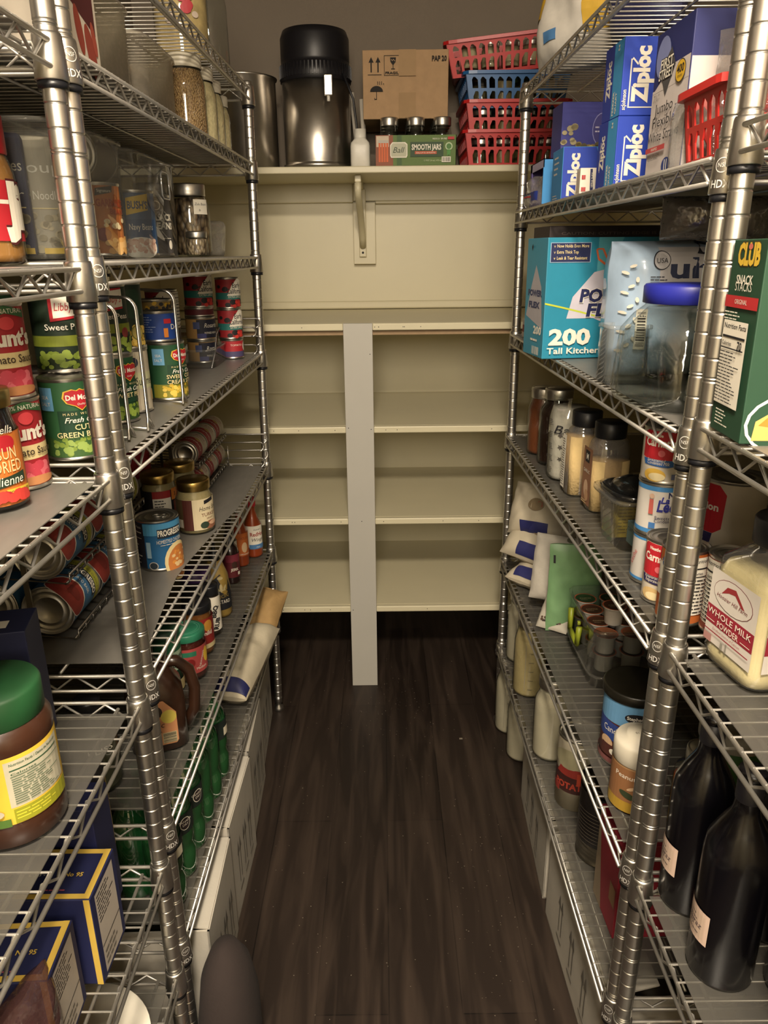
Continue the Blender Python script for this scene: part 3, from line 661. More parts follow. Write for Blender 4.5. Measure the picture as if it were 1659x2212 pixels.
def beans_mat(name, a, b, sc):
    if name in _M: return _M[name]
    m = bpy.data.materials.new(name); m.use_nodes = True; _M[name] = m; nt = m.node_tree; p = nt.nodes['Principled BSDF']
    tc = nt.nodes.new('ShaderNodeTexCoord'); v = nt.nodes.new('ShaderNodeTexVoronoi'); v.inputs['Scale'].default_value = sc; nt.links.new(tc.outputs['Object'], v.inputs['Vector'])
    mp = nt.nodes.new('ShaderNodeMapping'); mp.inputs['Rotation'].default_value = (.4, .6, 0); mp.inputs['Scale'].default_value = (1, 1, .55); nt.links.new(tc.outputs['Object'], mp.inputs[0]); nt.links.new(mp.outputs[0], v.inputs['Vector'])
    r = nt.nodes.new('ShaderNodeValToRGB'); r.color_ramp.elements[0].color = rgb(a); r.color_ramp.elements[1].color = rgb(b); r.color_ramp.elements[1].position = .75
    nt.links.new(v.outputs['Distance'], r.inputs[0]); nt.links.new(r.outputs[0], p.inputs['Base Color'])
    bp = nt.nodes.new('ShaderNodeBump'); bp.invert = True; bp.inputs['Strength'].default_value = .9; bp.inputs['Distance'].default_value = .004; nt.links.new(v.outputs['Distance'], bp.inputs['Height']); nt.links.new(bp.outputs[0], p.inputs['Normal']); p.inputs['Roughness'].default_value = .5
    return m
FLOUR = mat('flour_powder', '#cfc6ac', .95, bump=.4, bscale=60); GRAIN = beans_mat('tan_grain', '#c9a674', '#7a5a38', 420); FLAKE = mat('pale_flakes', '#cfbe94', .9, var=.15, scale=160, bump=.5, bscale=140)
BEAN = beans_mat('brown_beans', '#9a8264', '#2c2018', 110); YOLK = mat('yellow_powder', '#a8966a', .95, bump=.3)
POWD = mat('garlic_powder', '#cdb27c', .95, bump=.3, bscale=200)
D = radians
def zL(i): return LZ[i - 1] + .0052
def zR(i): return RZ[i - 1] + .0052
# ================================================================= LEFT, BEYOND THE POSTS
# top tier
jar('tall clear jar with a white lid on top of the far left unit', -.415, 2.10, LZ[0] + .0035, .047, .235, None, lid=WHITEP, flatlid=True, neck=.9)
jar('tall jar of pale contents with a red splashed pattern, beside the white-lidded jar', -.44, 1.93, LZ[0] + .0035, .06, .24, mat('pale_mix', '#b39a68', .9, var=.25, scale=40), .95, lid=None, neck=.95,
    deco=lambda I, R, h: blobs(I, -R, h * .3, R * .6, h * .9, 14, .012, [K('#b8a898'), K('#a8323a')], 3), az=D(-70))
# second tier: bean box, two bins, four grain jars
carton('white box printed with kidney beans on the second shelf beside the paired posts', -.455, 1.115, zL(2), .15, .10, .136, 0, K('#c9bfae'),
       {'R': lambda I, w, h: (I.poly([(-w * .4, h * .5), (w * .4, h * .34), (w * .4, h), (-w * .4, h)], K('#4a1a1c')), I.ell(-w * .2, h * .3, .012, .028, K('#8a3a2c'), rot=.3), I.ell(w * .16, h * .16, .015, .034, K('#8a3a2c'), rot=.4), I.ell(w * .3, h * .3, .008, .02, K('#9a4636'), rot=.3))}, name='bean_box')
MILK = clear('frosted_bin_plastic', '#f2f0ea', .04, milky=.40, rough=.25, milkcol='#d8d0c0')
PASTA = mat('dry_pasta', '#b8935e', .6, var=.3, scale=70, bump=.5)
for i, (yy, hh, lab, clab, cc) in enumerate(((1.31, .145, 'frosted clear bin on the second left shelf nearest the paired posts', 'crumpled bag of pasta inside the nearer frosted bin', '#b8976a'), (1.60, .135, 'frosted clear bin on the second left shelf beside the grain jars', 'crumpled bag of pasta inside the farther frosted bin', '#a89880'))):
    bin_(lab, -.54, yy, zL(2), .27, .255, hh, m=MILK)
    pillow('pasta_bag', clab, 'bag', (-.54, yy, zL(2) + .004), (0, 0, D(70)), .24, .115, .16, mat('pasta_bag_%d' % i, cc, .5, var=.2, scale=14), seed=i + 3, amp=.008)
for (xx, yy, rr, hh, fl, lab) in ((-.412, 1.785, .043, .163, GRAIN, 'quart jar of brown grain, nearest of the four jars under the top left shelf'), (-.412, 1.895, .044, .16, FLAKE, 'wide quart jar of pale flakes, second of the four grain jars'),
                                  (-.412, 2.0, .04, .155, FLAKE, 'quart jar of pale flakes, third of the four grain jars'), (-.412, 2.095, .036, .14, FLAKE, 'narrow jar of pale flakes at the far end of the grain jars')):
    jar(lab, xx, yy, zL(2), rr, hh, fl, .82, lid=mat('cream_lid', '#c9c2ae', .4), group=None, neck=.84)
# third tier: bins of bean cans, bean jars
t3 = zL(3)
bin_('clear acrylic bin of bean cans nearest the paired posts on the third left shelf', -.545, 1.246, t3, .27, .18, .172)
def handle(t):
    g = G(); x = .1352
    f = lambda u, v, h: Vector((x + h, u, v)); I = Ink(g, f, l0=.0006)
    L = [(.02, .105), (.058, .105), (.064, .11), (.064, .145), (.058, .152), (.018, .152), (.012, .146), (.012, .11)]
    g.tube([f(a, b, 0) for a, b in L], .0016, clear('handle_rim', '#cfd2d2', .3, milky=.3), 8, closed=True)
    g.obj('handle_cutout', t)
bin_('clear acrylic bin with a cut-out handle holding navy and black bean cans', -.545, 1.510, t3, .27, .33, .172, extra=handle)
z3 = t3 + .003
can('orange garbanzo bean can with a dark red side panel inside the nearest clear bin', -.451, 1.282, z3, .037, .108, D(-62), K('#b8703a'), d_garb)
can('plain can lying on its side on top of the orange garbanzo can', -.451, 1.30, z3 + .1435, .0345, .09, 0, K('#8a8478'), None, rot=(pi / 2, 0, 0))
can('blue navy bean can with a yellow emblem inside the handled bin', -.452, 1.475, z3, .0375, .111, D(-62), K('#3f5a7c'), d_navy)
can('dark grey black bean can inside the handled bin', -.450, 1.575, z3, .0375, .111, D(-58), K('#4d4a48'), d_black)
can('half hidden can behind the clear bin wall at the paired posts', -.61, 1.085, t3 + .003, .0375, .111, D(-50), K('#6a3a34'), None)
jar('tall canning jar of brown speckled beans with a handwritten white tag', -.437, 1.84, t3, .044, .155, BEAN, .8, neck=.8, az=D(-42),
    deco=lambda I, R, h: (I.rect(-.018, h * .58, .018, h * .78, W_), I.text('Zulu Beans', 0, h * .7, .0055, BK, w=.03, shear=.2), I.text('lb', -.004, h * .62, .005, BK, shear=.2)))
jar('small canning jar standing in front of the jar of speckled beans', -.408, 1.758, t3, .024, .052, beans_mat('small_beans', '#a89478', '#4a3c30', 160), .7, neck=.9)
jar('second canning jar of beans half hidden by the clear bin', -.50, 1.765, t3, .042, .15, BEAN, .8, neck=.8)
pillow('plastic_bag', 'empty clear plastic bag slumped at the far end of the third left shelf', 'bag', (-.435, 2.03, t3), (0, 0, D(60)), .09, .085, .05, FILM, seed=4, amp=.01)
# fourth tier
t4 = zL(4)
PEAC = K('#1f4a2c')
can('green sweet peas can with a red emblem under the first wire divider stack', -.451, 1.253, t4, .037, .1105, D(-40), PEAC, d_dm(['SWEET PEAS'], ('#2c4a20', '#7f9a35', '#93ad48')))
can('dark sweet peas can with a red and white emblem stacked on the green peas can', -.451, 1.253, t4 + .111, .037, .1105, D(-52), K('#1b2b1c'), d_libby('Sweet Peas', '#7f9435', '#94a845'))
can('white can with a pale green name band beside the sweet peas cans', -.452, 1.337, t4, .037, .1105, D(-48), K('#c7bda6'), d_white)
can('dark green sweet corn can stacked on the white can', -.452, 1.337, t4 + .111, .037, .1105, D(-55), K('#17281b'), d_corn)
can('green cream corn can with a heart-shaped red emblem behind the second divider', -.418, 1.461, t4, .037, .1085, D(-38), PEAC, d_dm(['SWEET CORN', 'CREAM STYLE'], ('#7d7a25', '#c9a832', '#dcc054')))
can('short blue pineapple can stacked on the cream corn can', -.428, 1.466, t4 + .109, .0345, .056, D(-55), K('#20418a'), d_dole)
can('short yellow can in the column behind the cream corn can', -.46, 1.56, t4, .036, .06, D(-40), K('#b8933a'), d_yel)
can('patterned yellow can, middle of the column behind the cream corn can', -.46, 1.56, t4 + .0605, .036, .06, D(-40), K('#a8842f'), d_yel)
can('top patterned can of the column behind the cream corn can', -.46, 1.56, t4 + .121, .036, .06, D(-40), K('#97804a'), d_yel)
can('tan and navy refried beans can, lower of the pair in the clear organizer', -.464, 1.963, t4 + .002, .038, .0565, D(-62), K('#b08a52'), d_rosa)
can('tan and navy refried beans can, upper of the pair in the clear organizer', -.464, 1.963, t4 + .059, .038, .0565, D(-64), K('#b08a52'), d_rosa)
can('low dark red can lying between the refried beans and the olive can', -.468, 1.975, t4 + .116, .037, .022, D(-50), K('#5a1a20'), None)
can('red and teal olive can above the refried beans cans', -.466, 1.975, t4 + .1385, .036, .0785, D(-62), K('#8f2228'), d_early)
can('small red and white tomato can at the far end of the fourth left shelf', -.404, 2.049, t4, .030, .0505, D(-45), K('#a8242c'), lambda I, R, h: (I.rect(-R * 1.8, .005, R * 1.6, h * .38, K('#4a4468')), I.text('TOMATO', -R * .2, h * .66, .005, W_, w=R * 1.1), I.ell(R * .9, h * .62, .012, .013, W_), I.text('O', R * 1.0, h * .55, .012, BK, bold=.03)))
can('red and teal olive can standing on the small tomato can', -.406, 2.052, t4 + .0515, .0325, .0775, D(-66), K('#9a2429'), d_early)
can('red and teal olive can, topmost of the far column', -.406, 2.052, t4 + .1295, .0325, .0775, D(-66), K('#9a2429'), d_early)
can('olive can with a white nutrition panel turned outward behind the second divider', -.50, 1.76, t4 + .112, .036, .0785, D(-110), K('#8f2228'), lambda I, R, h: (d_early(I, R, h), nutrition(I, R * 1.3, h * .06, R * 2.4, h * .94, BK, W_, n=6)))
can('dark can under the olive can with the nutrition panel', -.50, 1.76, t4, .037, .111, D(-60), K('#38281f'), None)
def organizer(t):
    g = G(); g.tube([(.045, -.10, .002), (.046, -.06, .03), (.044, -.01, .075), (.040, .05, .085)], .0016, clear('acrylic_edge', '#dfe2e2', .3, milky=.25), 6); g.obj('curved_edge', t)
bin_('low clear can organizer around the refried beans cans', -.462, 1.94, t4, .10, .19, .045, extra=organizer)
def divider(label, xa, ya, xb, yb, z, H):
    t = thing('wire_shelf_divider', label, 'divider', ((xa + xb) / 2, (ya + yb) / 2, z)); ox, oy = t.location.x, t.location.y
    for k, off in enumerate((0, .006)):
        P = [(xa, ya + off, .004), (xa, ya + off, H - .02)]
        for q in range(1, 7): a = pi / 2 * q / 6; P.append((xa + .02 * (1 - cos(a)), ya + off, H - .02 + .02 * sin(a)))
        for q in range(1, 7): a = pi / 2 * q / 6; P.append((xb - .02 + .02 * sin(a), yb + off, H - .02 * (1 - cos(a))))
        P += [(xb, yb + off, .02), (xb + .002, yb + off + (.012 if k else -.012), .003)]
        g = G(); g.tube([(a - ox, b - oy, c) for a, b, c in P], .0022, CHROME, 8); g.obj('upright_loop', t)
    g = G(); g.tube([(xa - ox, ya - oy, .004), ((xa + xb) / 2 - ox, ya - oy - .012, .003), (xb - ox, yb - oy, .004)], .002, CHROME, 6); g.obj('foot_wire', t)
divider('chrome wire shelf divider nearest the paired posts on the fourth left shelf', -.478, 1.20, -.372, 1.165, t4, .205)
divider('chrome wire shelf divider beside the cream corn can', -.462, 1.425, -.372, 1.385, t4, .205)
# fifth tier
t5 = zL(5)
can('blue soup can with a pull tab standing at the front of the fifth left shelf', -.455, 1.408, t5, .0425, .104, D(-70), K('#1f5f8f'), d_prog2, tab=True, group=None)
GRAVY = mat('turkey_gravy', '#9a8a62', .5, var=.1, bump=.1)
def d_home(I, R, h):
    I.rect(-R * 1.8, h * .1, -R * 1.1, h * .68, K('#4a3a22')); I.rect(-R * 1.75, h * .14, -R * 1.15, h * .3, K('#b8b0a0')); I.rect(-R * 1.1, h * .1, -R * .55, h * .68, K('#4a2018')); I.rect(-R * .55, h * .1, R * 1.3, h * .68, K('#cdbf9c')); I.poly([(R * .1, h * .58), (R * .75, h * .62), (R * .75, h * .69), (R * .1, h * .65)], BK)
    I.text('Home Style', R * .45, h * .46, .0105, BK, w=R * 1.3, shear=.3); I.text('TURKEY', R * .4, h * .35, .008, K('#6a3a28'), w=R * 1.0); I.text('GRAVY', R * .4, h * .29, .004, K('#6a3a28')); I.ell(R * .45, h * .18, .018, .010, K('#8a5a42')); I.ell(R * .05, h * .19, .010, .008, K('#28382a')); I.ell(R * .6, h * .21, .012, .005, K('#c9a284'))
jar('turkey gravy jar with a cream label, front of the gravy jars', -.428, 1.602, t5, .040, .122, GRAVY, .86, lid=GOLD, neck=.88, deco=d_home, az=D(-52), labm=K('#cdbf9c'), lz=(.1, .68))
jar('gravy jar with an orange price tag behind the front gravy jar', -.524, 1.66, t5, .040, .122, GRAVY, .86, lid=GOLD, neck=.9, az=D(-55), labm=K('#1c1a1c'), lz=(.08, .7),
    deco=lambda I, R, h: (I.rect(-R * .7, h * .12, R * .35, h * .62, W_), I.rect(-R * .7, h * .56, R * .35, h * .7, K('#9a2a2a')), I.lines(-R * .6, h * .16, R * .2, h * .54, 7, BK), I.rect(R * .4, h * .5, R * .95, h * .72, ORG), I.text('3', R * .65, h * .57, .01, BK), I.rect(R * .5, h * .2, R * .9, h * .48, K('#6a3020'))))
jar('third gravy jar, only its dark lid showing behind the other two', -.50, 1.765, t5, .038, .118, GRAVY, .86, lid=GOLD, neck=.9)
t = thing('canister', 'red and white canister behind the gravy jars on the fifth left shelf', 'canister', (-.63, 1.80, t5)); g = G(); g.lathe([(0, 0), (.046, 0), (.046, .1), (0, .1)], K('#c9c4b8'), 32); g.obj('canister_body', t)
g = G(); g.lathe([(.047, .075), (.047, .13), (.044, .135), (0, .135)], RED, 32); g.obj('lid', t); g = G(); I = Ink(g, cylf(.0465, D(-60)), .006); I.lines(-.03, .02, .0, .06, 6, BK); I.ell(.02, .045, .004, .005, GRN); g.obj('label', t)
def can_rack(label, xf, y0, y1, z, depth=.30, n=3, cr=.043):
    t = thing('can_rack', label, 'rack', (xf - depth / 2, (y0 + y1) / 2, z)); ox, oy = t.location.x, t.location.y
    W = mat('rack_wire', '#8f8b84', .3, 1.0); tiers = ((.004, 'lower_tray'), (.004 + cr * 2 + .012, 'upper_tray'))
    for zz, nm in tiers:
        g = G(); sl = .10
        for k in range(13):
            yy = y0 + (y1 - y0) * k / 12 - oy
            g.tube([(xf - depth - ox, yy, zz + sl * depth), (xf - .004 - ox, yy, zz), (xf - ox, yy, zz + .004), (xf - ox, yy, zz + .016)], .0014, W, 5)
        for q in (0, .33, .66): g.tube([(xf - depth * q - .008 - ox, y0 - oy, zz - .0005 + sl * depth * q), (xf - depth * q - .008 - ox, y1 - oy, zz - .0005 + sl * depth * q)], .0018, W, 5)
        g.tube([(xf - ox, y0 - oy, zz + .016), (xf - ox, y1 - oy, zz + .016)], .0022, W, 6); g.obj(nm, t)
    for yy in (y0, y1):
        g = G(); g.box(xf - .075 - ox, yy - .0015 - oy, 0, xf - .066 - ox, yy + .0015 - oy, tiers[1][0] + .09, W); g.box(xf - depth - ox, yy - .0015 - oy, 0, xf - depth + .009 - ox, yy + .0015 - oy, tiers[1][0] + .09, W)
        g.tube([(xf - .07 - ox, yy - oy, tiers[1][0] + .08), (xf - depth + .004 - ox, yy - oy, tiers[1][0] + .09)], .002, W, 6)
        g.obj('side_frame', t)
can_rack('wire can rack of soup cans behind the paired posts on the fifth left shelf', -.499, 1.085, 1.475, t5)
D_BLUE = K('#3f6f96')
for lane, (ya, tone, nm) in enumerate(((1.092, 0, 'nearest'), (1.220, 0, 'middle'), (1.348, 1, 'farthest'))):
    for tier in (0, 1):
        zz = t5 + .004 + .016 + .043 + tier * .098 - .012
        wrap = (D_BLUE if (tier or lane < 2) else K('#2d5a3a'))
        can('tomato basil soup can lying in the %s lane of the rack, %s tray' % (nm, 'upper' if tier else 'lower'), -.499 - .047, ya + .0, zz, .043, .118, D(-38), wrap, d_progresso, rot=(-pi / 2, 0, 0), group='soup cans lying in the nearer rack')
for tier in (0, 1):
    can('soup can second from the front in the nearest lane, %s tray' % ('upper' if tier else 'lower'), -.636, 1.092, t5 + .0155 + .043 + tier * .098, .043, .118, D(-38), D_BLUE, None, rot=(-pi / 2, 0, 0), group='soup cans lying in the nearer rack')
can_rack('wire can rack of red and white soup cans at the far end of its shelf', -.462, 1.815, 2.145, t5, cr=.034, depth=.2)
for lane, nm in enumerate(('nearest', 'middle', 'farthest')):
    for tier in (0, 1):
        can('red and white soup can in the %s lane of the far rack, %s tray' % (nm, 'upper' if tier else 'lower'), -.499, 1.925 + lane * .107, t5 + .007 + .034 + tier * .080, .033, .1, D(48), K('#c9c0ac'), d_campbell, rot=(pi / 2, 0, 0), group='red and white soup cans lying in the far rack')
# far end wire ledges of the left unit
def ledge(label, z):
    t = thing('wire_ledge', label, 'ledge', (-.46, 2.15, z))
    for k in range(4):
        zz = .022 + .024 * k; xx = .106 if k % 2 else .095; g = G()
        P = [(-.20, 0, zz), (xx - .03, 0, zz)] + [(xx + .012 * sin(a) , -.012 * (1 - cos(a)) * .6, zz - .012 + .012 * cos(a)) for a in [pi * q / 6 for q in range(7)]]
        g.tube(P, .0022, CHROME, 6); g.obj('rail', t)
    g = G(); g.tube([(-.03, -.004, .0), (-.032, -.004, .09), (-.045, -.004, .10), (-.06, -.004, .095)], .002, CHROME, 6); g.tube([(.0, -.004, .0), (0, -.004, .06)], .0018, CHROME, 6); g.obj('hook', t)
ledge('chrome wire side ledge at the far end of the fifth left shelf', zL(5)); ledge('chrome wire side ledge at the far end of the fourth left shelf', zL(4))
# sixth tier: sauces
t6 = zL(6)
HOT = clear('bottle_amber_sauce', '#9a3c18', .08, milky=.75, milkcol='#8f3a18')
def sauce(label, x, y, r, h, body, capm, labm, deco, az=-50, lz=(.18, .55), **k):
    return bottle(label, x, y, t6, [(r * .9, 0), (r, .006), (r, h * .45), (r * .96, h * .55), (r * .6, h * .68), (r * .42, h * .78), (r * .42, h * .9)], body, [(r * .5, h * .86), (r * .52, h), (0, h)], capm, az=D(az), lab=(h * lz[0], h * lz[1], r), deco=deco, labm=labm, **k)
SB = mat('hot_sauce', '#8a3a1a', .3, var=.1, coat=.4)
sauce('wing sauce bottle with a white label, farthest on the sixth left shelf', -.400, 2.130, .0265, .185, SB, RED, W_, lambda I, R, h: (I.text("FRANK'S", 0, h * .86, .0045, BK), I.text('RedHot', 0, h * .68, .013, K('#9a2a1a'), w=R * 1.7, bold=.02), I.text('Wings', 0, h * .52, .011, BK, shear=.3), I.rect(-R, h * .28, R, h * .42, K('#4a78a8')), I.text('MILD', 0, h * .32, .004, W_)))
sauce('orange labelled hot sauce bottle beside the wing sauce', -.425, 2.056, .0225, .19, SB, WHITEP, K('#b8622a'), lambda I, R, h: (I.text('CHOLULA', 0, h * .82, .008, K('#6a2a12'), w=R * 1.5), I.ell(0, h * .58, .009, .016, K('#d8b890')), I.text('ORIGINAL', 0, h * .36, .0045, W_, w=R * 1.4)))
sauce('slim bottle with a white label between the orange bottle and the jerk sauce', -.445, 2.0, .020, .18, mat('dark_sauce', '#3a2a1c', .3), BLACKP, W_, lambda I, R, h: I.text('NO', R * .2, h * .7, .010, BK, bold=.02))
bottle('flat dark jerk sauce bottle with a red label', -.431, 1.935, t6, [(.022, 0), (.024, .006), (.024, .085), (.020, .105), (.011, .115), (.011, .12)], mat('jerk_sauce', '#241413', .25, coat=.4), [(.013, .112), (.013, .145), (0, .147)], BLACKP, az=D(-55), lab=(.02, .088, .0238), labm=K('#5a1a20'),
       deco=lambda I, R, h: (I.rect(-R, .066, R * .9, .088, K('#7a2a38')), I.text('JERK', 0, .040, .008, W_, bold=.02), I.rect(R * .35, .026, R * .7, .035, W_), I.ell(0, .058, .008, .01, K('#3a2218'))))
MUST = mat('dijon_mustard', '#8a7238', .4, var=.08)
bottle('squeeze bottle of dijon mustard with a black label', -.428, 1.735, t6, [(.031, 0), (.034, .008), (.034, .07), (.030, .11), (.018, .145), (.013, .155)], MUST, [(.015, .150), (.013, .172), (.005, .178), (.004, .195), (0, .196)], BLACKP, az=D(-60), sq=2.4, scale=(1, .85))
g = G(); I = Ink(g, lambda u, v, h: ((.0343 + h - max(0, v - .07) * .13) * cos(D(-60) + u / .034), (.0300 + h - max(0, v - .07) * .13) * sin(D(-60) + u / .034), v), .004, l0=.0012)
I.poly([(-.034, .022), (.034, .022), (.036, .06), (.026, .1), (0, .118), (-.026, .1), (-.036, .06)], K('#15171d')); I.text('DIJON', 0, .055, .010, K('#8a7438')); I.text('MUSTARD', 0, .040, .010, W_, w=.045); I.ell(0, .082, .004, .011, K('#a89a70')); I.ell(-.010, .083, .0028, .008, K('#a89a70'), rot=.6); I.ell(.010, .083, .0028, .008, K('#a89a70'), rot=-.6); I.rect(-.011, .075, .011, .0775, K('#a89a70')); I.ell(0, .108, .008, .004, K('#a89a70'))
o = g.obj('label', bpy.data.objects[[o.name for o in COL.objects if o.get('label', '').startswith('squeeze bottle of dijon')][0]])
jar('dark jar with a purple lid and a red oval label in front of the mustard', -.455, 1.64, t6, .037, .165, mat('black_sleeve', '#1a171a', .35), .84, lid=K('#3a2450', .4), flatlid=True, neck=.95, az=D(-70), deco=lambda I, R, h: (I.ell(-R * .2, h * .42, R * .9, .022, W_, rot=-.2), I.ell(-R * .15, h * .43, R * .8, .018, K('#a8242e'), rot=-.2), I.text('WILD', R * .9, h * .3, .006, W_)))
jar('jar with bold black writing on white beside the purple-lidded jar', -.422, 1.63, t6, .024, .13, mat('brown_relish', '#2c1f18', .4), .8, lid=BLACKP, neck=.9, az=D(-40), labm=W_, lz=(.12, .8), deco=lambda I, R, h: (I.text('BBQ', 0, h * .5, .012, BK, bold=.05, rot=1.3), I.text('RUB', .004, h * .25, .012, BK, bold=.05, rot=1.3)))
jar('pepper jar with a red and yellow label in front of the purple-lidded jar', -.432, 1.545, t6, .034, .125, mat('pepper_brine', '#7a4a22', .4), .84, lid=BLACKP, flatlid=True, neck=.9, az=D(-58), labm=K('#8a2420'), lz=(.15, .75), deco=lambda I, R, h: (I.ell(R * .4, h * .6, .012, .014, K('#c9903a')), I.text('mild', R * .3, h * .42, .011, W_, bold=.02), I.rect(-R, h * .15, R * 1.2, h * .24, K('#c9b88a')), I.ell(-R * .3, h * .3, .009, .009, K('#a83226'))))
jar('salsa jar with a teal lid and a pink label', -.432, 1.442, t6, .040, .112, mat('red_salsa', '#4a1a14', .4), .86, lid=K('#2f7a5c', .35), flatlid=True, neck=.93, az=D(-62), labm=K('#b04a48'), lz=(.18, .72),
    deco=lambda I, R, h: (I.rect(-R * .7, h * .56, R * .25, h * .66, K('#2f7a5c')), I.ell(-R * .1, h * .42, .010, .010, K('#8a2020')), I.ell(R * .9, h * .5, .009, .018, K('#d8b23c')), I.text("NEWMAN'S", R * .6, h * .45, .005, W_, rot=1.2), I.text('Medium', R * .5, h * .26, .006, W_)))
g = G(); I = Ink(g, planef((0, 0, .1128), (0, 1, 0), (-1, 0, 0)), l0=.0006); I.text("NEWMAN'S OWN", 0, .004, .006, K('#8fc4a8'), w=.035)
for q in (.026, .031): g.tube([(q * cos(a), q * sin(a), .1130) for a in [k * pi / 16 for k in range(32)]], .0005, K('#58a084'), 4, closed=True)
g.obj('lid_print', bpy.data.objects[[o.name for o in COL.objects if o.get('label', '').startswith('salsa jar')][0]])
t = thing('cheese_shaker', 'green grated parmesan shaker beside the salsa jar', 'shaker', (-.464, 1.385, t6)); g = G(); g.lathe([(0, 0), (.034, 0), (.034, .13), (.033, .132), (0, .132)], K('#1f5a3c'), 32); g.obj('shaker_body', t)
g = G(); g.lathe([(.035, .128), (.035, .145), (0, .146)], K('#17402c', .4), 32); g.obj('lid', t)
g = G(); I = Ink(g, cylf(.0345, D(-45)), .005); I.rect(-.016, .055, .05, .098, K('#a9bfa4')); I.text('PARMESAN', .018, .080, .009, BK, w=.05, bold=.02, rot=.1); I.text('CHEESE', .018, .065, .008, BK, w=.04, bold=.02, rot=.1); I.rect(-.05, .005, .05, .03, K('#b8a878')); g.obj('label', t)
# brown tea jug
JUG = mat('brown_tea_jug', '#2e1b11', .3, coat=.3, var=.1)
t = thing('tea_jug', 'brown plastic iced tea jug with a side handle on the sixth left shelf', 'jug', (-.432, 1.205, t6), D(22)); g = G()
g.loft([(0, .046, .04, 4, 0, 0), (.006, .052, .046, 4, 0, 0), (.095, .053, .047, 4, 0, 0), (.125, .050, .045, 3.4, 0, 0), (.158, .036, .034, 2.6, -.006, 0), (.178, .019, .019, 2, -.012, 0), (.19, .017, .017, 2, -.012, 0)], JUG, 40); g.obj('jug_body', t)
g = G(); g.tube([(.020, 0, .165), (.045, 0, .162), (.066, 0, .14), (.074, 0, .10), (.070, 0, .055), (.052, 0, .025)], .011, JUG, 12); g.obj('handle', t)
g = G(); g.lathe([(.019, .184), (.019, .205), (0, .206)], mat('tea_cap', '#2a1a12', .4), 24, cx=-.012); g.obj('cap', t)
g = G(); I = Ink(g, planef((-.004, -.0476, 0), (1, 0, 0), (0, 0, 1)), l0=.0008); I.poly([(-.038, .02), (.032, .02), (.036, .026), (.036, .085), (.015, .112), (-.038, .112)], K('#b07a52')); I.ell(-.008, .09, .02, .016, K('#2a2018')); I.ell(.022, .078, .014, .014, K('#b8a84a')); blobs(I, -.03, .08, 0, .108, 8, .005, [K('#c99a6a'), K('#5a4028')], 3); I.text('tropic', -.006, .058, .012, BK, shear=.2); I.text('WHITE TEA', -.006, .047, .004, BK); I.rect(.008, .024, .033, .046, K('#b8ab84')); I.bars(.009, .025, .032, .045, BK, vert=False); g.obj('label', t)
# seventh tier: flour bag, kraft bag, green bottles
t7 = zL(7)
SACK = mat('flour_sack_paper', '#b5ab94', .8, var=.05, bump=.2)
pillow('flour_bag', 'long cream flour bag with a navy end slumped on the lowest left shelf', 'bag', (-.405, 1.67, t7 + .036), (D(-80), 0, D(-10)), .092, .30, .085, SACK, seed=2, amp=.013, freq=14, deco=lambda I, gr: gr(I, -.045, .004, .045, .035, K('#1e2150')))
pillow('paper_bag', 'torn folded kraft paper bag hanging over the shelf edge by the far left post', 'bag', (-.372, 1.93, t7 + .06), (D(-52), D(4), D(-14)), .085, .17, .05, mat('kraft_bag', '#9a7c4e', .8, var=.08, bump=.3), seed=9, amp=.018, freq=14)
GB = clear('green_bottle_plastic', '#3f8a4c', .14, milky=.5, milkcol='#2a6a3a'); 
def d_soda(I, R, h):
    I.rect(-R * 1.5, .105, R * 1.5, .15, K('#16201c')); I.ell(R * .4, .128, .012, .014, W_); I.ell(R * .4, .128, .0105, .0125, K('#2a2020')); I.text('CANADA', R * .4, .131, .005, W_); I.text('DRY', R * .4, .124, .005, W_); I.rect(-R * .8, .112, -R * .2, .132, K('#cfc8b0'))
bp = [(.030, 0), (.034, .008), (.034, .05), (.0305, .062), (.0305, .072), (.034, .086), (.034, .145), (.031, .165), (.018, .19), (.0125, .2), (.0125, .21)]
nm = ('farthest', 'second farthest', 'third farthest', 'fourth farthest', 'fifth farthest', 'nearest')
for i in range(6):
    bottle('green soda bottle, %s in the front row on the lowest left shelf' % nm[i], -.394 - .002 * i, 1.425 - .071 * i, t7, bp, GB, [(.0145, .205), (.0145, .222), (0, .223)], K('#1d5a2c'), name='soda_bottle', az=D(-50 if i == 3 else 20 + 70 * i), lab=(.104, .152, .034), labm=None, deco=d_soda, group='green soda bottles on the lowest left shelf')
for i in range(5):
    bottle('green soda bottle, %s in the row behind the front bottles' % nm[i], -.468, 1.39 - .073 * i, t7, bp, GB, [(.0145, .205), (.0145, .222), (0, .223)], K('#1d5a2c'), name='soda_bottle', group='green soda bottles on the lowest left shelf')
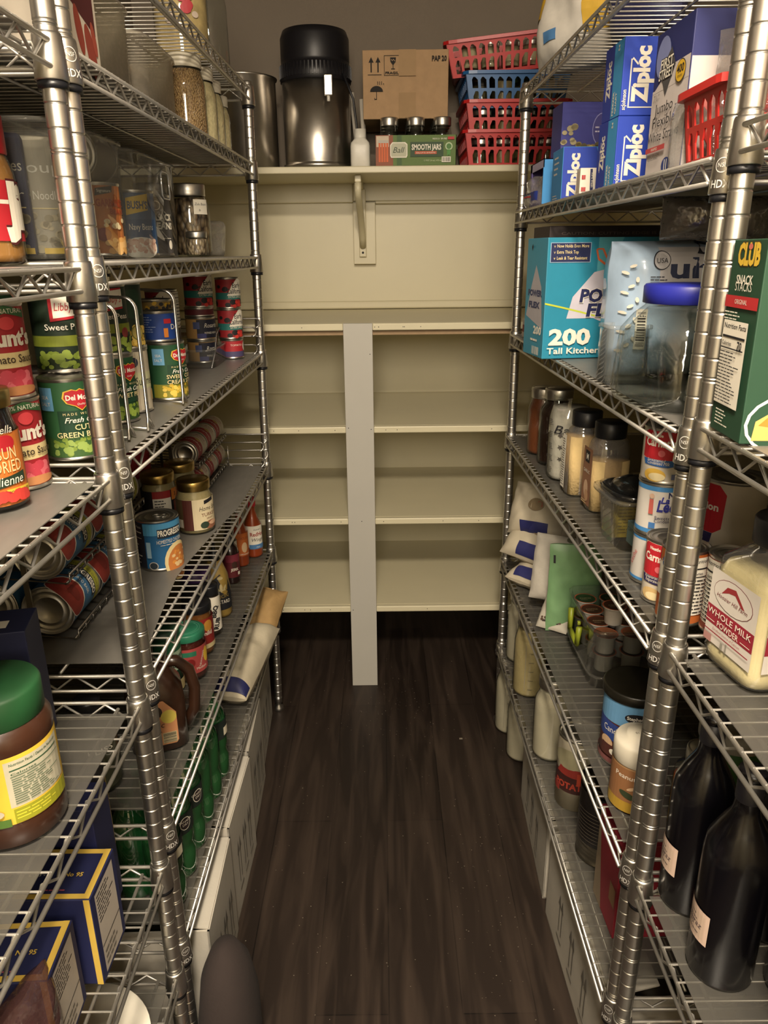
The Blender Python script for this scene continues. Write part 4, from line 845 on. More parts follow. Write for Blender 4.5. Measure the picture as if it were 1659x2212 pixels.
# floor cartons, left
def floor_carton(label, x, y, w, d, h, rz, flap, marks=True):
    t = thing('white_carton', label, 'box', (x, y, .0005), rz); g = G(); T = .004
    g.box(-w / 2, -d / 2, 0, w / 2, d / 2, T, CARTW); g.box(w / 2 - T, -d / 2, 0, w / 2, d / 2, h, CARTW); g.box(-w / 2, -d / 2, 0, -w / 2 + T, d / 2, h, CARTW); g.box(-w / 2, -d / 2, 0, w / 2, -d / 2 + T, h, CARTW); g.box(-w / 2, d / 2 - T, 0, w / 2, d / 2, h, CARTW)
    sg = 1 if x < 0 else -1
    if marks:
        I = Ink(g, planef((sg * w / 2, 0, 0), (0, sg, 0), (0, 0, 1)), l0=.0005); G_ = K('#6a665e')
        for q in (-.22, .0, .22): I.rect(d * q - .012, h * .25, d * q - .007, h * .55, G_); I.rect(d * q + .007, h * .25, d * q + .012, h * .55, G_); I.poly([(d * q - .019, h * .55), (d * q, h * .55), (d * q - .0095, h * .68)], G_); I.poly([(d * q, h * .55), (d * q + .019, h * .55), (d * q + .0095, h * .68)], G_); I.rect(d * q - .018, h * .18, d * q + .018, h * .2, G_)
    g.obj('carton_body', t)
    g = G(); c, s_ = cos(flap), sin(flap); xx = sg * (w / 2 - .002); L = .09
    g.add([(xx, -d / 2 + .004, h), (xx, d / 2 - .004, h), (xx - sg * L * c, d / 2 - .008, h + L * s_), (xx - sg * L * c, -d / 2 + .008, h + L * s_), (xx, -d / 2 + .004, h + .003), (xx, d / 2 - .004, h + .003), (xx - sg * L * c, d / 2 - .008, h + L * s_ + .003), (xx - sg * L * c, -d / 2 + .008, h + L * s_ + .003)],
          [(3, 2, 1, 0), (4, 5, 6, 7), (0, 1, 5, 4), (1, 2, 6, 5), (2, 3, 7, 6), (3, 0, 4, 7)], CARTW)
    g.obj('flap', t)
floor_carton('white corrugated carton on the floor, farthest under the left shelving', -.50, 2.0, .25, .30, .25, D(3), D(10))
floor_carton('white corrugated carton with a lifted flap under the left shelving', -.49, 1.71, .27, .25, .27, D(2), D(8))
floor_carton('white corrugated carton with a folded top under the middle of the left shelving', -.48, 1.445, .27, .25, .275, D(-1), D(6))
floor_carton('white corrugated carton with printed marks, nearest under the left shelving', -.475, 1.185, .27, .24, .262, D(1.5), D(5))
# dark rounded sack on the floor
t = thing('floor_sack', 'dark brown rounded sack with an orange tab on the floor beside the near left posts', 'sack', (-.293, 1.0, .0)); g = G()
g.loft([(0, .048, .08, 2.6, 0, 0), (.05, .052, .085, 2.6, 0, 0), (.17, .052, .078, 2.4, 0, 0), (.245, .043, .062, 2.2, 0, 0), (.29, .026, .038, 2, 0, 0), (.305, .006, .01, 2, 0, 0)], mat('dark_brown_cloth', '#2f2623', .95, var=.05, bump=.2), 36); g.obj('sack_body', t)
g = G(); g.box(-.034, -.086, .09, -.012, -.078, .13, ORG, .001); g.obj('tab', t)

# ================================================================= LEFT, NEAREST UNIT
a1, a2, a3, a4, a5, a6 = AZ[1] + .0052, AZ[2] + .0052, AZ[3] + .0052, AZ[4] + .0052, AZ[5] + .0035, AZ[6] + .0052
carton('white and dark brown box on the top visible shelf at the upper left corner', -.455, .80, a1, .14, .12, .17, 0, K('#b5aea4'), {'R': lambda I, w, h: (I.rect(-w * .05, h * .05, w * .48, h, K('#4a3a34')), I.text('OATS', w * .2, h * .6, .016, W_, rot=1.3))}, name='cereal_box')
t = jar('peanut butter jar with a red screw lid at the left edge', -.474, .955, a2, .043, .15, mat('peanut_butter', '#a87640', .45, var=.05), .84, lid=None, neck=.84, az=D(-2), labm=K('#b3202b'), lz=(.18, .62),
    deco=lambda I, R, h: (I.rect(-R * 2, h * .45, R * .1, h * .48, W_), I.text('Jif', R * .12, h * .30, .045, W_, w=R * 1.25, bold=.09, edge=K('#4a1a1c')), I.text('CREAMY', R * .65, h * .245, .006, YEL, w=R * .7), I.text('Peanut Butter', R * .65, h * .21, .004, YEL, w=R * .7)))
g = G(); g.lathe([(.037, .122), (.038, .124), (.038, .163), (.035, .167), (0, .168)], K('#b3202b', .35), 40); g.obj('lid', t)
bin_('tall clear bin of pouches behind the peanut butter jar at the paired posts', -.535, 1.072, t3, .25, .13, .165)
for k, (cc, lab, s1, s2) in enumerate((('#1d2752', 'navy blue pouch with white lettering in the bin by the peanut butter jar', 'Cookies', 'Sugar'), ('#a59d88', 'grey and cream pouch of noodles in the bin by the peanut butter jar', 'Soup', 'les Noodles'))):
    carton(lab, (-.478, -.443)[k], (1.03, 1.062)[k], t3 + .004, (.06, .064)[k], .026, .145, D(20), K(cc), {'F': lambda I, w, h, s1=s1, s2=s2, k=k: (I.text(s1, 0, h * .7, .014, W_, w=w * .85), I.text(s2, 0, h * .48, .011, W_, w=w * .8), I.rect(-w * .3, h * .4, w * .4, h * .41, CRM), blobs(I, -w * .4, h * .05, w * .4, h * .35, 12, .006, [K('#b5a888'), K('#8f8468')], 3), I.rect(-w * .1, h * .02, w * .45, h * .07, YEL)),
        'R': lambda I, w, h: I.text('Su', 0, h * .5, .02, W_)}, name='food_pouch', bev=.006)
can('red tomato sauce can, lower of the stacked pair at the left edge', -.458, .905, a3, .037, .1105, D(-36), K('#a3242c'), d_hunts)
can('red tomato sauce can, upper of the stacked pair at the left edge', -.460, .903, a3 + .111, .037, .1105, D(-38), K('#a3242c'), d_hunts)
def d_bella(I, R, h):
    I.poly([(-R * .9, h * .12), (R * .8, h * .12), (R * .8, h * .66), (-R * .9, h * .6)], K('#c4702c')); I.rect(-R * 2.4, h * .12, -R * .95, h * .6, K('#a84a2a')); I.ell(R * .1, h * .58, .012, .009, RED); I.ell(-R * .25, h * .57, .009, .008, RED)
    I.text('Bella', R * .1, h * .66, .009, W_, shear=.3); I.text('SUN', R * .1, h * .45, .014, CRM, w=R * .6); I.text('DRIED', R * .1, h * .34, .014, CRM, w=R * .85); I.poly([(-R * .7, h * .2), (R * .6, h * .25), (R * .6, h * .33), (-R * .7, h * .28)], K('#1f3322')); I.text('Julienne', -R * .05, h * .235, .011, W_, w=R * 1.1, shear=.2); I.rect(-R * .1, h * .13, R * .75, h * .2, YEL); I.text('TOMATOES', R * .3, h * .155, .004, BK); blobs(I, -R * 1.2, h * .11, R * .8, h * .16, 8, .008, [K('#a3242c'), K('#c23a32')], 3)
jar('sun dried tomato jar with an orange label in front of the sauce cans', -.447, .818, a3, .036, .135, mat('dark_tomato', '#1f1310', .35), .86, lid=GOLD, flatlid=True, neck=.86, az=D(-36), deco=d_bella, labm=K('#b5632a'), lz=(.06, .66))
can('green cut beans can with a heart-shaped red emblem behind the paired posts', -.432, 1.022, t4, .037, .1105, D(-58), K('#2c5a34'), d_dm(['CUT', 'GREEN BEANS'], ('#3a5a2a', '#7a9038', '#8fa552')))
can('dark sweet peas can stacked at the back left of the cut beans can', -.452, 1.075, t4 + .1115, .037, .1105, D(-55), K('#1b2b1c'), d_libby('Sweet Peas', '#7f9435', '#94a845'))
can('plain base can under the dark sweet peas can behind the posts', -.500, 1.10, t4, .037, .1105, D(-55), K('#bcb29c'), None)
can('green beans can behind the upper tomato sauce can', -.520, 1.02, t4 + .111, .037, .1105, D(-50), K('#2c5a34'), lambda I, R, h: (I.rect(-R * .9, h * .62, -R * .3, h * .92, LBL), [I.poly([(a * R, .008), ((a + .12) * R, .008), ((a + .25) * R, h * .6), ((a + .2) * R, h * .6)], K('#8fae4a')) for a in (-.6, -.35, -.1, .15, .4)]))
can('can supporting the green beans can at the back by the tomato sauce', -.522, 1.02, t4, .037, .1105, D(-50), K('#3f3a34'), None)
divider('chrome wire shelf divider behind the paired posts', -.475, 1.125, -.383, 1.105, t4, .20)
carton('navy carton of beef stock with a white corner behind the green-lidded jar', -.500, .845, a4, .10, .068, .178, D(12), K('#1c2140'),
       {'F': lambda I, w, h: (I.text('BEEF', w * .22, h * .70, .009, W_, rot=.6), I.text('STOCK', w * .22, h * .58, .014, W_, rot=.6, bold=.02), I.poly([(-w * .1, 0), (w * .5, 0), (w * .5, h * .60), (w * .1, h * .42)], W_), I.rect(-w * .48, h * .44, -w * .15, h * .53, RED), I.text('EY', -w * .40, h * .72, .012, W_)), 'T': lambda I, w, h: I.rect(-w * .45, -h * .3, w * .25, 0, W_)}, name='stock_carton')
# big chocolate drink jar
t = thing('drink_mix_jar', 'large brown jar with a dark green lid and a yellow label at the left edge', 'jar', (-.428, .702, a4)); g = G(); BR = mat('brown_jar_plastic', '#3a2217', .3, coat=.3)
g.lathe([(0, 0), (.050, 0), (.0555, .006), (.056, .03), (.0553, .034), (.0553, .118), (.056, .122), (.0555, .132), (.050, .142), (.047, .145)], BR, 48); g.obj('jar_body', t)
g = G(); g.lathe([(.049, .143), (.0505, .145), (.0505, .176), (.048, .18), (0, .181)], mat('green_lid', '#1d4a28', .5), 48); g.obj('lid', t)
g = G(); g.lathe([(.0556, .034), (.0556, .117)], YEL, 60); I = Ink(g, cylf(.0556, D(-48)), .007)
I.rect(-.014, .055, .058, .112, K('#b5b09a')); nutrition(I, -.012, .057, .055, .111, K('#1f4a2c'), None, 'Nutrition Facts / Datos de Nutrición', 12); I.rect(-.012, .036, .058, .054, K('#8f9020')); I.lines(-.01, .04, .05, .052, 3, K('#c9c23a')); I.rect(-.085, .034, -.016, .044, K('#4a6a2a')); I.rect(-.075, .072, -.024, .094, K('#1f5a2c')); I.text('MILO', -.050, .076, .014, W_, bold=.05); I.ell(-.034, .052, .013, .006, K('#b8b09a')); I.rect(-.07, .06, -.03, .064, K('#c9722a')); g.obj('label', t)
# open shelf: navy pasta boxes and black and gold box
def d_box(I, w, h):
    Y_ = K('#c9a94a'); I.rect(-w / 2, 0, w / 2, .006, Y_) if 0 else None
    I.rect(-w / 2 + .002, -h / 2 + .002, w / 2 - .002, -h / 2 + .010, Y_); I.rect(-w / 2 + .002, h / 2 - .010, w / 2 - .002, h / 2 - .002, Y_); I.rect(w / 2 - .010, -h / 2 + .002, w / 2 - .002, h / 2 - .002, Y_); I.text('No 95', w * .2, -.006, .007, Y_, bold=.02); I.text('L 3 3 -', -w * .2, -.006, .006, W_); I.lines(-w * .1, -h * .36, w * .36, -h * .3, 1, K('#a04a5a'))
def d_side(I, w, h): I.rect(-w / 2 + .012, h * .05, w / 2 - .012, h * .95, K('#b5aca0')); I.lines(-w / 2 + .016, h * .6, w / 2 - .016, h * .92, 8, BK); I.rect(-w / 2 + .012, h * .35, w / 2 - .012, h * .36, BK); I.lines(-w / 2 + .016, h * .1, w / 2 - .016, h * .3, 3, K('#6a655c'))
def d_front(I, w, h): I.rect(w / 2 - .009, 0, w / 2 - .001, h, K('#c9a94a'))
NB = K('#1a1f47')
carton('navy pasta box with a gold border and white side panel, farther of the bordered pair', -.44, .782, a5, .12, .088, .145, D(0), NB, {'T': d_box, 'R': d_side, 'F': d_front}, name='pasta_box')
carton('navy pasta box with a gold border, nearest at the bottom left', -.46, .675, a5, .13, .085, .132, D(3), NB, {'T': d_box, 'R': d_side, 'F': d_front}, name='pasta_box')
carton('plain topped navy box behind the two gold-bordered pasta boxes', -.462, .866, a5, .11, .06, .20, 0, NB, {}, name='pasta_box')
carton('tall black box with gold ornaments behind the navy boxes', -.462, .911, a5, .085, .028, .215, 0, K('#17151a'), {'R': lambda I, w, h: (I.rect(w * .3, h * .3, w * .45, h * .95, K('#a08a52')), [I.ell(-w * .1, h * q, .004, .014, K('#b8994a')) for q in (.2, .5, .8)])}, name='pasta_box')
pillow('plastic_bag', 'clear plastic bag with dark red contents at the bottom left corner', 'bag', (-.415, .60, a5), (0, 0, D(80)), .12, .14, .05, clear('bag_film', '#c9b8b4', .1, milky=.5, rough=.15, bump=.6, milkcol='#6a4a48'), seed=12, amp=.008)
t = thing('paper_plate', 'white paper plate lying on the lowest shelf under the open wire shelf', 'plate', (-.475, .80, a6)); g = G(); g.lathe([(0, .002), (.075, .002), (.085, .006), (.11, .014), (.111, .013), (.086, .004), (.076, 0), (0, 0)], W_, 48); g.obj('plate_disc', t)
pillow('snack_bag', 'brown and white patterned paper bag seen through the lowest left wires', 'bag', (-.432, .655, a6), (0, 0, D(75)), .13, .17, .06, mat('floral_bag', '#8a6a4c', .7, var=.1), seed=5, amp=.006, deco=lambda I, gr: blobs(I, -.05, .03, .05, .15, 26, .009, [K('#b8ab92')], 7))
carton('orange brown box lying on the open wire shelf at the bottom', -.45, .735, a6, .12, .05, .10, 0, K('#8f552a'), {}, name='small_box')
t = jar('glass bottle with pale lettering on the sixth left shelf behind the posts', -.505, 1.085, t6, .042, .17, mat('olive_liquid', '#3a3a28', .4), .7, lid=BLACKP, neck=.5, az=D(-50), deco=lambda I, R, h: I.text('BLISS', 0, h * .5, .010, W_, w=R))
carton('small white carton corner on the floor at the bottom edge of the picture', -.450, .86, .0005, .16, .10, .20, D(4), CARTW, {}, name='white_carton')
# ================================================================= RIGHT, BEYOND THE POSTS
def d_zip(big=True, n='54', qt='QUART'):
    def F(I, w, h):
        I.poly([(-w * .34, h * .02), (w * .42, h * .02), (w * .48, h * .5), (w * .3, h * .98), (-w * .34, h * .98)], K('#1f3fae')) if not big else I.rect(-w / 2 + .001, .001, w / 2 - .001, h - .001, K('#1f3fae'))
        I.rect(w * .40, .002, w * .495, h - .002, K('#3a8fd0'))
        S_ = h * .72; Lw = min(w * .42, .05)
        for a in ((-Lw * .86, h * .10, -Lw * .80, h * .72), (-Lw * .86, h * .10, Lw * .3, h * .115)): I.rect(*a, W_)
        I.poly([(-Lw * .86, h * .70), (-Lw * .76, h * .74), (-Lw * .5, h * .66), (-Lw * .54, h * .64), (-Lw * .76, h * .71)], W_)
        I.text('Ziploc', -Lw * .02, h * .52, Lw * .72, W_, w=S_, bold=.05, rot=pi / 2); I.text('scJohnson', -w * .41, h * .2, .007, W_, rot=pi / 2, bold=.02, w=.03)
    def L(I, w, h):
        I.rect(w * .0, .001, w / 2 - .001, h - .001, K('#3f93c8')); I.rect(-w / 2 + .001, .001, w * .0, h - .001, K('#2a3c98')); I.text('Ziploc', -w * .12, h * .55, w * .24, W_, w=h * .5, rot=pi / 2, bold=.04)
        I.text('FREEZER', w * .16, h * .2, .007, W_, rot=pi / 2, bold=.03); I.text(qt, w * .31, h * .19, .007, W_, rot=pi / 2, bold=.03); I.text(n, w * .3, h * .9, .007, W_, rot=pi / 2, bold=.03)
        I.rect(-w * .30, h * .28, -w * .28, h * .72, W_)
    return F, L
r2 = zR(2)
ZB = K('#2344b4')
F_, L_ = d_zip()
carton('blue freezer bag box standing on the other one, upper of the stacked pair', .444, 1.450, r2 + .1125, .088, .095, .116, D(2), ZB, {'F': F_, 'L': L_}, name='freezer_bag_box')
carton('blue freezer bag box, lower of the stacked pair beside the straw box', .442, 1.450, r2, .088, .095, .112, D(3), ZB, {'F': F_, 'L': L_}, name='freezer_bag_box')
def F40(I, w, h):
    I.poly([(-w * .5 + .001, .001), (w * .12, .001), (w * .2, h * .55), (w * .06, h - .001), (-w * .5 + .001, h - .001)], K('#1f3fae')); I.text('40', w * .32, h * .82, .012, W_, rot=pi / 2, bold=.03); I.text('FREEZER', w * .25, h * .40, .008, W_, rot=pi / 2, bold=.03); I.text('Ziploc', -w * .22, h * .48, .024, W_, w=h * .8, rot=pi / 2, bold=.05)
carton('blue storage bag box with the number 40, behind the pink snack box', .452, 1.80, r2, .125, .10, .108, D(0), K('#3a8fd0'), {'F': F40, 'L': lambda I, w, h: (I.lines(-w * .3, h * .5, w * .3, h * .9, 4, W_), I.lines(-w * .3, h * .06, w * .3, h * .16, 2, W_))}, name='storage_bag_box')
carton('small pink and white portion pack box in front of the blue box numbered 40', .432, 1.655, r2, .060, .03, .056, D(0), W_, {'F': lambda I, w, h: (I.rect(w * .2, .001, w * .5, h - .001, K('#c43a80')), I.text('SNACK', w * .34, h * .5, .010, W_, w=h * .8, rot=-pi / 2, bold=.03), I.text('PORTION PACK', w * .04, h * .5, .007, K('#c43a80'), w=h * .85, rot=-pi / 2), I.rect(w * .15, .001, w * .18, h - .001, K('#a8b84a')), I.poly([(-w * .15, .002), (-w * .05, h * .3), (-w * .1, h - .002), (-w * .18, h - .002)], NAVY), I.text('sure fresh', -w * .13, h * .6, .005, W_, rot=-pi / 2), I.lines(-w * .45, h * .1, -w * .25, h * .9, 2, RED)),
       'L': lambda I, w, h: I.rect(-w * .4, h * .2, w * .4, h * .9, K('#d8c8b8'))}, name='snack_box')
carton('large purple and blue bag box with a gold picture behind the blue boxes', .49, 1.93, r2, .16, .09, .215, D(2), K('#3a3c8c'), {'F': lambda I, w, h: (I.rect(w * .25, .001, w * .499, h - .001, K('#3a7fb0')), I.ell(w * .08, h * .74, w * .14, h * .16, K('#8f90c4')), I.ell(w * .08, h * .74, w * .13, h * .15, K('#3f3c80')), I.lines(-w * .02, h * .70, w * .2, h * .78, 2, K('#c9c4d8')), blobs(I, -w * .34, h * .28, w * .08, h * .6, 30, .008, [K('#8a7a48'), K('#c4b070'), K('#5a5238')], 3), blobs(I, -w * .5, h * .6, -w * .3, h * .8, 10, .008, [K('#a89c78')], 4))}, name='bag_box')
# torn open box with bags spilling
t = thing('open_bag_box', 'torn open purple and white bag box at the far end of the second right shelf', 'box', (.445, 2.01, r2), D(0)); g = G(); w_, d_, h_ = .12, .16, .105; PB = K('#5a4a90')
g.box(-w_ / 2, -d_ / 2, 0, w_ / 2, d_ / 2, .002, KRAFT); g.box(-w_ / 2, d_ / 2 - .002, 0, w_ / 2, d_ / 2, h_, PB); g.box(w_ / 2 - .002, -d_ / 2, 0, w_ / 2, d_ / 2, h_, PB); g.box(-w_ / 2, -d_ / 2, h_ - .002, w_ / 2, d_ / 2, h_, PB)
g.box(-w_ / 2, -d_ / 2, 0, w_ / 2, -d_ / 2 + .002, h_, K('#3a8fd0')); g.box(-w_ / 2, -d_ / 2, h_ * .82, -w_ / 2 + .002, d_ / 2, h_, K('#b8b0d0')); g.box(-w_ / 2, d_ / 2 - .02, 0, -w_ / 2 + .002, d_ / 2, h_, PB); g.obj('box_body', t)
pillow('zip_bags', 'crumpled clear zip bags with red and blue seals spilling from the torn box', 'bag', (.385, 2.0, r2 + .002), (D(-12), 0, D(-80)), .13, .07, .04, FILM, seed=6, amp=.014, deco=lambda I, gr: (I.rect(-.05, .02, .02, .023, RED), I.rect(-.05, .026, .02, .029, NAVY), gr(I, .0, .01, .05, .03, K('#2a3a88'), 5)))
# straw box
def d_straw(I, w, h):
    I.rect(-w / 2 + .001, .001, w / 2 - .001, h * .62, K('#c9c0bc')); I.poly([(-w * .5 + .001, h * .6), (w * .0, h * .74), (w * .5 - .001, h * .74), (w * .5 - .001, h * .6)], K('#c9c0bc')); I.ell(-w * .25, h * .82, w * .2, h * .14, K('#7f88b8'), rot=.5)
    I.poly([(-w * .3, h * .73), (-w * .02, h * .86), (w * .12, h * .73), (-w * .1, h * .55)], K('#4a484a')); I.text('FIRST', -w * .12, h * .74, .013, W_, w=w * .34, bold=.02, edge=BK, ew=.06); I.text('STREET', -w * .11, h * .67, .013, W_, w=w * .4, bold=.02, edge=BK, ew=.06)
    I.ell(w * .3, h * .66, w * .13, h * .075, K('#3a3328')); I.ell(w * .3, h * .66, w * .12, h * .068, K('#d8ae30')); I.text('400', w * .3, h * .65, .010, BK, bold=.03, w=w * .18); I.text('STRAWS', w * .3, h * .62, .003, BK, w=w * .12)
    I.text('7¾"', -w * .3, h * .53, .010, K('#7a7674')); I.text('Jumbo', -w * .05, h * .44, .014, BK, w=w * .5); I.text('Flexible', 0 - w * .02, h * .35, .014, BK, w=w * .62); I.text('White Straws', w * .0, h * .25, .014, BK, w=w * .86); I.rect(-w * .46, h * .18, w * .1, h * .215, K('#b8484a')); I.text('WRAPPED', -w * .2, h * .187, .004, W_); I.text('GREAT FOR SODAS', -w * .2, h * .145, .004, BK); I.text('& JUICE DRINKS', -w * .2, h * .12, .004, BK); I.ell(w * .2, h * .06, w * .12, h * .055, K('#2a3a78')); I.rect(w * .16, h * .03, w * .18, h * .1, W_); I.rect(w * .22, h * .03, w * .24, h * .1, W_)
carton('white and navy drinking straw box beside the stacked freezer bag boxes', .484, 1.176, r2, .16, .134, .19, D(1), K('#252b62'), {'L': d_straw, 'F': lambda I, w, h: I.rect(-w / 2 + .001, .001, w / 2 - .001, h * .72, K('#c9c0bc'))}, name='straw_box')
carton('plain kraft cardboard box behind the straw box on the second right shelf', .60, 1.30, r2, .14, .10, .215, D(0), KRAFT, {})
pillow('snack_bag', 'shiny red snack bag at the back between the baskets and the purple box', 'bag', (.60, 2.02, r2), (0, 0, D(10)), .16, .22, .05, mat('red_foil', '#8a1c28', .3, var=.2, coat=.5), seed=21, amp=.008)
basket('red plastic basket at the front of the second right shelf by the paired posts', .505, 1.02, r2 - .001, .225, .13, .088, D(0), K('#c4302c', .35), cols=(8, 5))
pillow('plastic_bag', 'crumpled clear plastic bag stuffed in the red basket by the posts', 'bag', (.50, 1.03, r2 + .008), (0, 0, D(-20)), .17, .145, .08, FILM, seed=31, amp=.014)
pillow('plastic_bag', 'crumpled clear plastic bag between the straw box and the red basket', 'bag', (.420, 1.088, r2), (0, 0, D(-60)), .09, .085, .035, FILM, seed=33, amp=.012)
# top right bag
pillow('paper_bag', 'yellow, white and green crumpled bag on top of the far right unit', 'bag', (.455, 1.82, RZ[0] + .004), (D(-12), 0, D(-52)), .30, .235, .16, mat('white_crumpled_paper', '#c9c4ba', .7, bump=.5, bscale=20), seed=41, amp=.016, freq=12,
       deco=lambda I, gr: (gr(I, -.145, .08, -.105, .225, K('#c9a02a'), 8), gr(I, .02, .03, .10, .12, K('#c9a23a'), 8), gr(I, -.02, .12, .10, .14, K('#5a9a3a'), 8), gr(I, -.09, .03, -.05, .05, K('#4a78a8'), 4)))
pillow('bread_bag', 'dark blue bag above the yellow and white bag on the top right shelf', 'bag', (.50, 1.62, RZ[0] + .004), (0, 0, D(-60)), .16, .17, .10, K('#232447'), seed=43, amp=.008)
# third tier right
r3 = zR(3)
TEAL = K('#2b86a2', .4)
def d_bagF(I, w, h):
    I.poly([(-w * .1, h * .5), (w * .1, h * .999), (-w * .1, h * .999)], K('#55a9b8')); I.poly([(w * .0, h * .5), (w * .5, h * .7), (w * .5, h * .9)], K('#4aa2b2'))
    I.poly([(-w * .32, h * .34), (-w * .28, h * .52), (-w * .12, h * .72), (0, h * .75), (w * .1, h * .78), (w * .3, h * .74), (w * .42, h * .5), (w * .44, h * .24), (w * .3, h * .2), (w * .05, h * .27), (-w * .1, h * .34)], K('#c4c0cc'))
    I.put([[(-w * .5 + w * q / 14, h * (.46 - .0165 * q - .0004 * q * q)), (-w * .5 + w * (q + 1) / 14, h * (.46 - .0165 * (q + 1) - .0004 * (q + 1) ** 2)), (-w * .5 + w * (q + 1) / 14, h * (.475 - .0165 * (q + 1) - .0004 * (q + 1) ** 2)), (-w * .5 + w * q / 14, h * (.475 - .0165 * q - .0004 * q * q))] for q in range(13)], K('#b8c43a'))
    for P in ([(-.02, .76), (-.10, .82), (-.12, .9), (-.07, .9), (-.03, .82), (.0, .77)], [(0, .76), (.08, .79), (.16, .87), (.11, .9), (.05, .86), (.0, .79)]):
        q = [(a * w, b * h) for a, b in P]; I.put([[q[i], q[(i + 1) % len(q)], (q[(i + 1) % len(q)][0] + .003, q[(i + 1) % len(q)][1] + .003), (q[i][0] + .003, q[i][1] + .003)] for i in range(len(q))], K('#d0683a'))
    I.poly([(-w * .48, h * .80), (-w * .16, h * .80), (-w * .16, h * .96), (-w * .48, h * .96)], K('#9ab0c8')); I.rect(-w * .475, h * .805, -w * .165, h * .955, K('#1c2450'))
    for i, s_ in enumerate(('Now Holds Even More', 'Extra Thick Top', 'Leak & Tear Resistant')): I.text('✓' if 0 else 'v', -w * .455, h * (.92 - .048 * i), .006, CRM, al='l'); I.text(s_, -w * .43, h * (.92 - .048 * i), .0062, CRM, al='l', w=w * (.25, .17, .24)[i], bold=.01)
    I.poly([(w * .03 - .011, h * .92), (w * .03, h * .92 + .011), (w * .03 + .011, h * .92), (w * .03, h * .92 - .011)], BK); I.text('M', w * .03, h * .905, .007, W_, bold=.02); I.text("Member's Mark", w * .07, h * .905, .0085, BK, al='l', w=w * .3)
    I.text('POWER', w * .01, h * .48, .025, NAVY, w=w * .48, bold=.045, shear=.12, edge=W_, ew=.03); I.text('FLEX', w * .02, h * .36, .025, NAVY, w=w * .38, bold=.045, shear=.12, edge=W_, ew=.03)
    I.text('200', -w * .29, h * .125, .031, W_, bold=.045, w=w * .34); I.text('Tall Kitchen Bags', -w * .47, h * .045, .0125, W_, al='l', w=w * .62, bold=.02)
def d_bagL(I, w, h):
    I.poly([(-w * .42, h * .34), (w * .42, h * .25), (w * .3, h * .6), (0, h * .78), (-w * .2, h * .6)], K('#a8a4a8')); I.text('POWER', 0, h * .52, .012, K('#3a4060'), w=w * .7, bold=.06); I.text('FLEX', 0, h * .42, .012, K('#3a4060'), w=w * .55, bold=.06); I.text('200', w * .22, h * .2, .016, W_, bold=.04, w=w * .4); I.lines(-w * .1, h * .12, w * .45, h * .17, 1, W_); I.bars(w * .0, h * .02, w * .35, h * .09, W_); I.poly([(-w * .2 - .005, h * .93), (-w * .2, h * .93 + .006), (-w * .2 + .005, h * .93), (-w * .2, h * .93 - .006)], BK)
carton('teal box of two hundred tall kitchen bags on the third right shelf', .4505, 1.640, r3, .262, .125, .236, D(7.5), TEAL, {'F': d_bagF, 'L': d_bagL}, name='trash_bag_box')
carton('long black box with caution lettering behind and above the teal box', .525, 1.80, r3, .33, .13, .262, D(4), K('#2a1f1e'), {'F': lambda I, w, h: (I.text('CAUTION: CUTTING EDGE IS SHARP', -w * .02, h * .93, .006, K('#6a5c54'), w=w * .8), blobs(I, -w * .48, h * .8, -w * .3, h * .88, 8, .008, [K('#c9a83a'), K('#3a3a5a')], 3), I.rect(-w / 2, h * .84, w / 2, h * .86, K('#4a3a1c')))}, name='foil_box')
carton('tiny red and white box at the far edge of the third right shelf', .385, 1.985, r3, .035, .03, .045, D(5), K('#b8b0a8'), {'F': lambda I, w, h: (I.rect(-w * .45, h * .3, w * .45, h * .7, K('#7a2a2c')), I.text('JERKY', 0, h * .42, .006, W_, w=w * .7)), 'L': lambda I, w, h: I.rect(-w * .4, h * .3, w * .4, h * .7, K('#7a2a2c'))}, name='small_box')
t = pillow('paper_towel_pack', 'plastic wrapped paper towel pack with blue leaf pattern beside the teal box', 'paper towels', (.505, 1.345, r3), (0, 0, D(4)), .235, .225, .15, mat('printed_film', '#a9c0d8', .3, var=.05, coat=.5), seed=51, amp=.006, px=6,
       deco=lambda I, gr: (gr(I, -.06, .125, .11, .215, K('#c4c2c4'), 12), I.text('ultra', .022, .168, .032, K('#27304f'), w=.13, bold=.03), I.poly([(.0, .205), (.02, .226), (.07, .206), (.06, .198)], K('#2a2c34')), I.ell(-.058, .195, .014, .015, K('#2a2c34')), I.ell(-.058, .195, .0125, .0135, K('#c4c2c4')), I.text('USA', -.058, .191, .008, K('#2a2c34'), w=.018), I.lines(-.075, .158, -.04, .172, 3, K('#3a3c44')),
                           [I.ell(-.108 + .007 * (q % 3), .05 + q * .0105, .0045, .0025, W_, 8, rot=q) for q in range(14)], gr(I, -.094, .055, -.078, .12, W_, 4), I.bars(-.092, .06, -.08, .115, BK, vert=False)))
pillow('plastic_bag', 'grey translucent knotted plastic bag above the paper towel pack', 'bag', (.53, 1.27, r3 + .225), (0, 0, D(0)), .17, .065, .10, clear('grey_film', '#8c8a88', .12, milky=.6, rough=.15, bump=.8, milkcol='#77726c'), seed=53, amp=.012)
bin_('narrow clear acrylic bin between the teal box and the large glass jar', .405, 1.275, r3, .075, .07, .095)
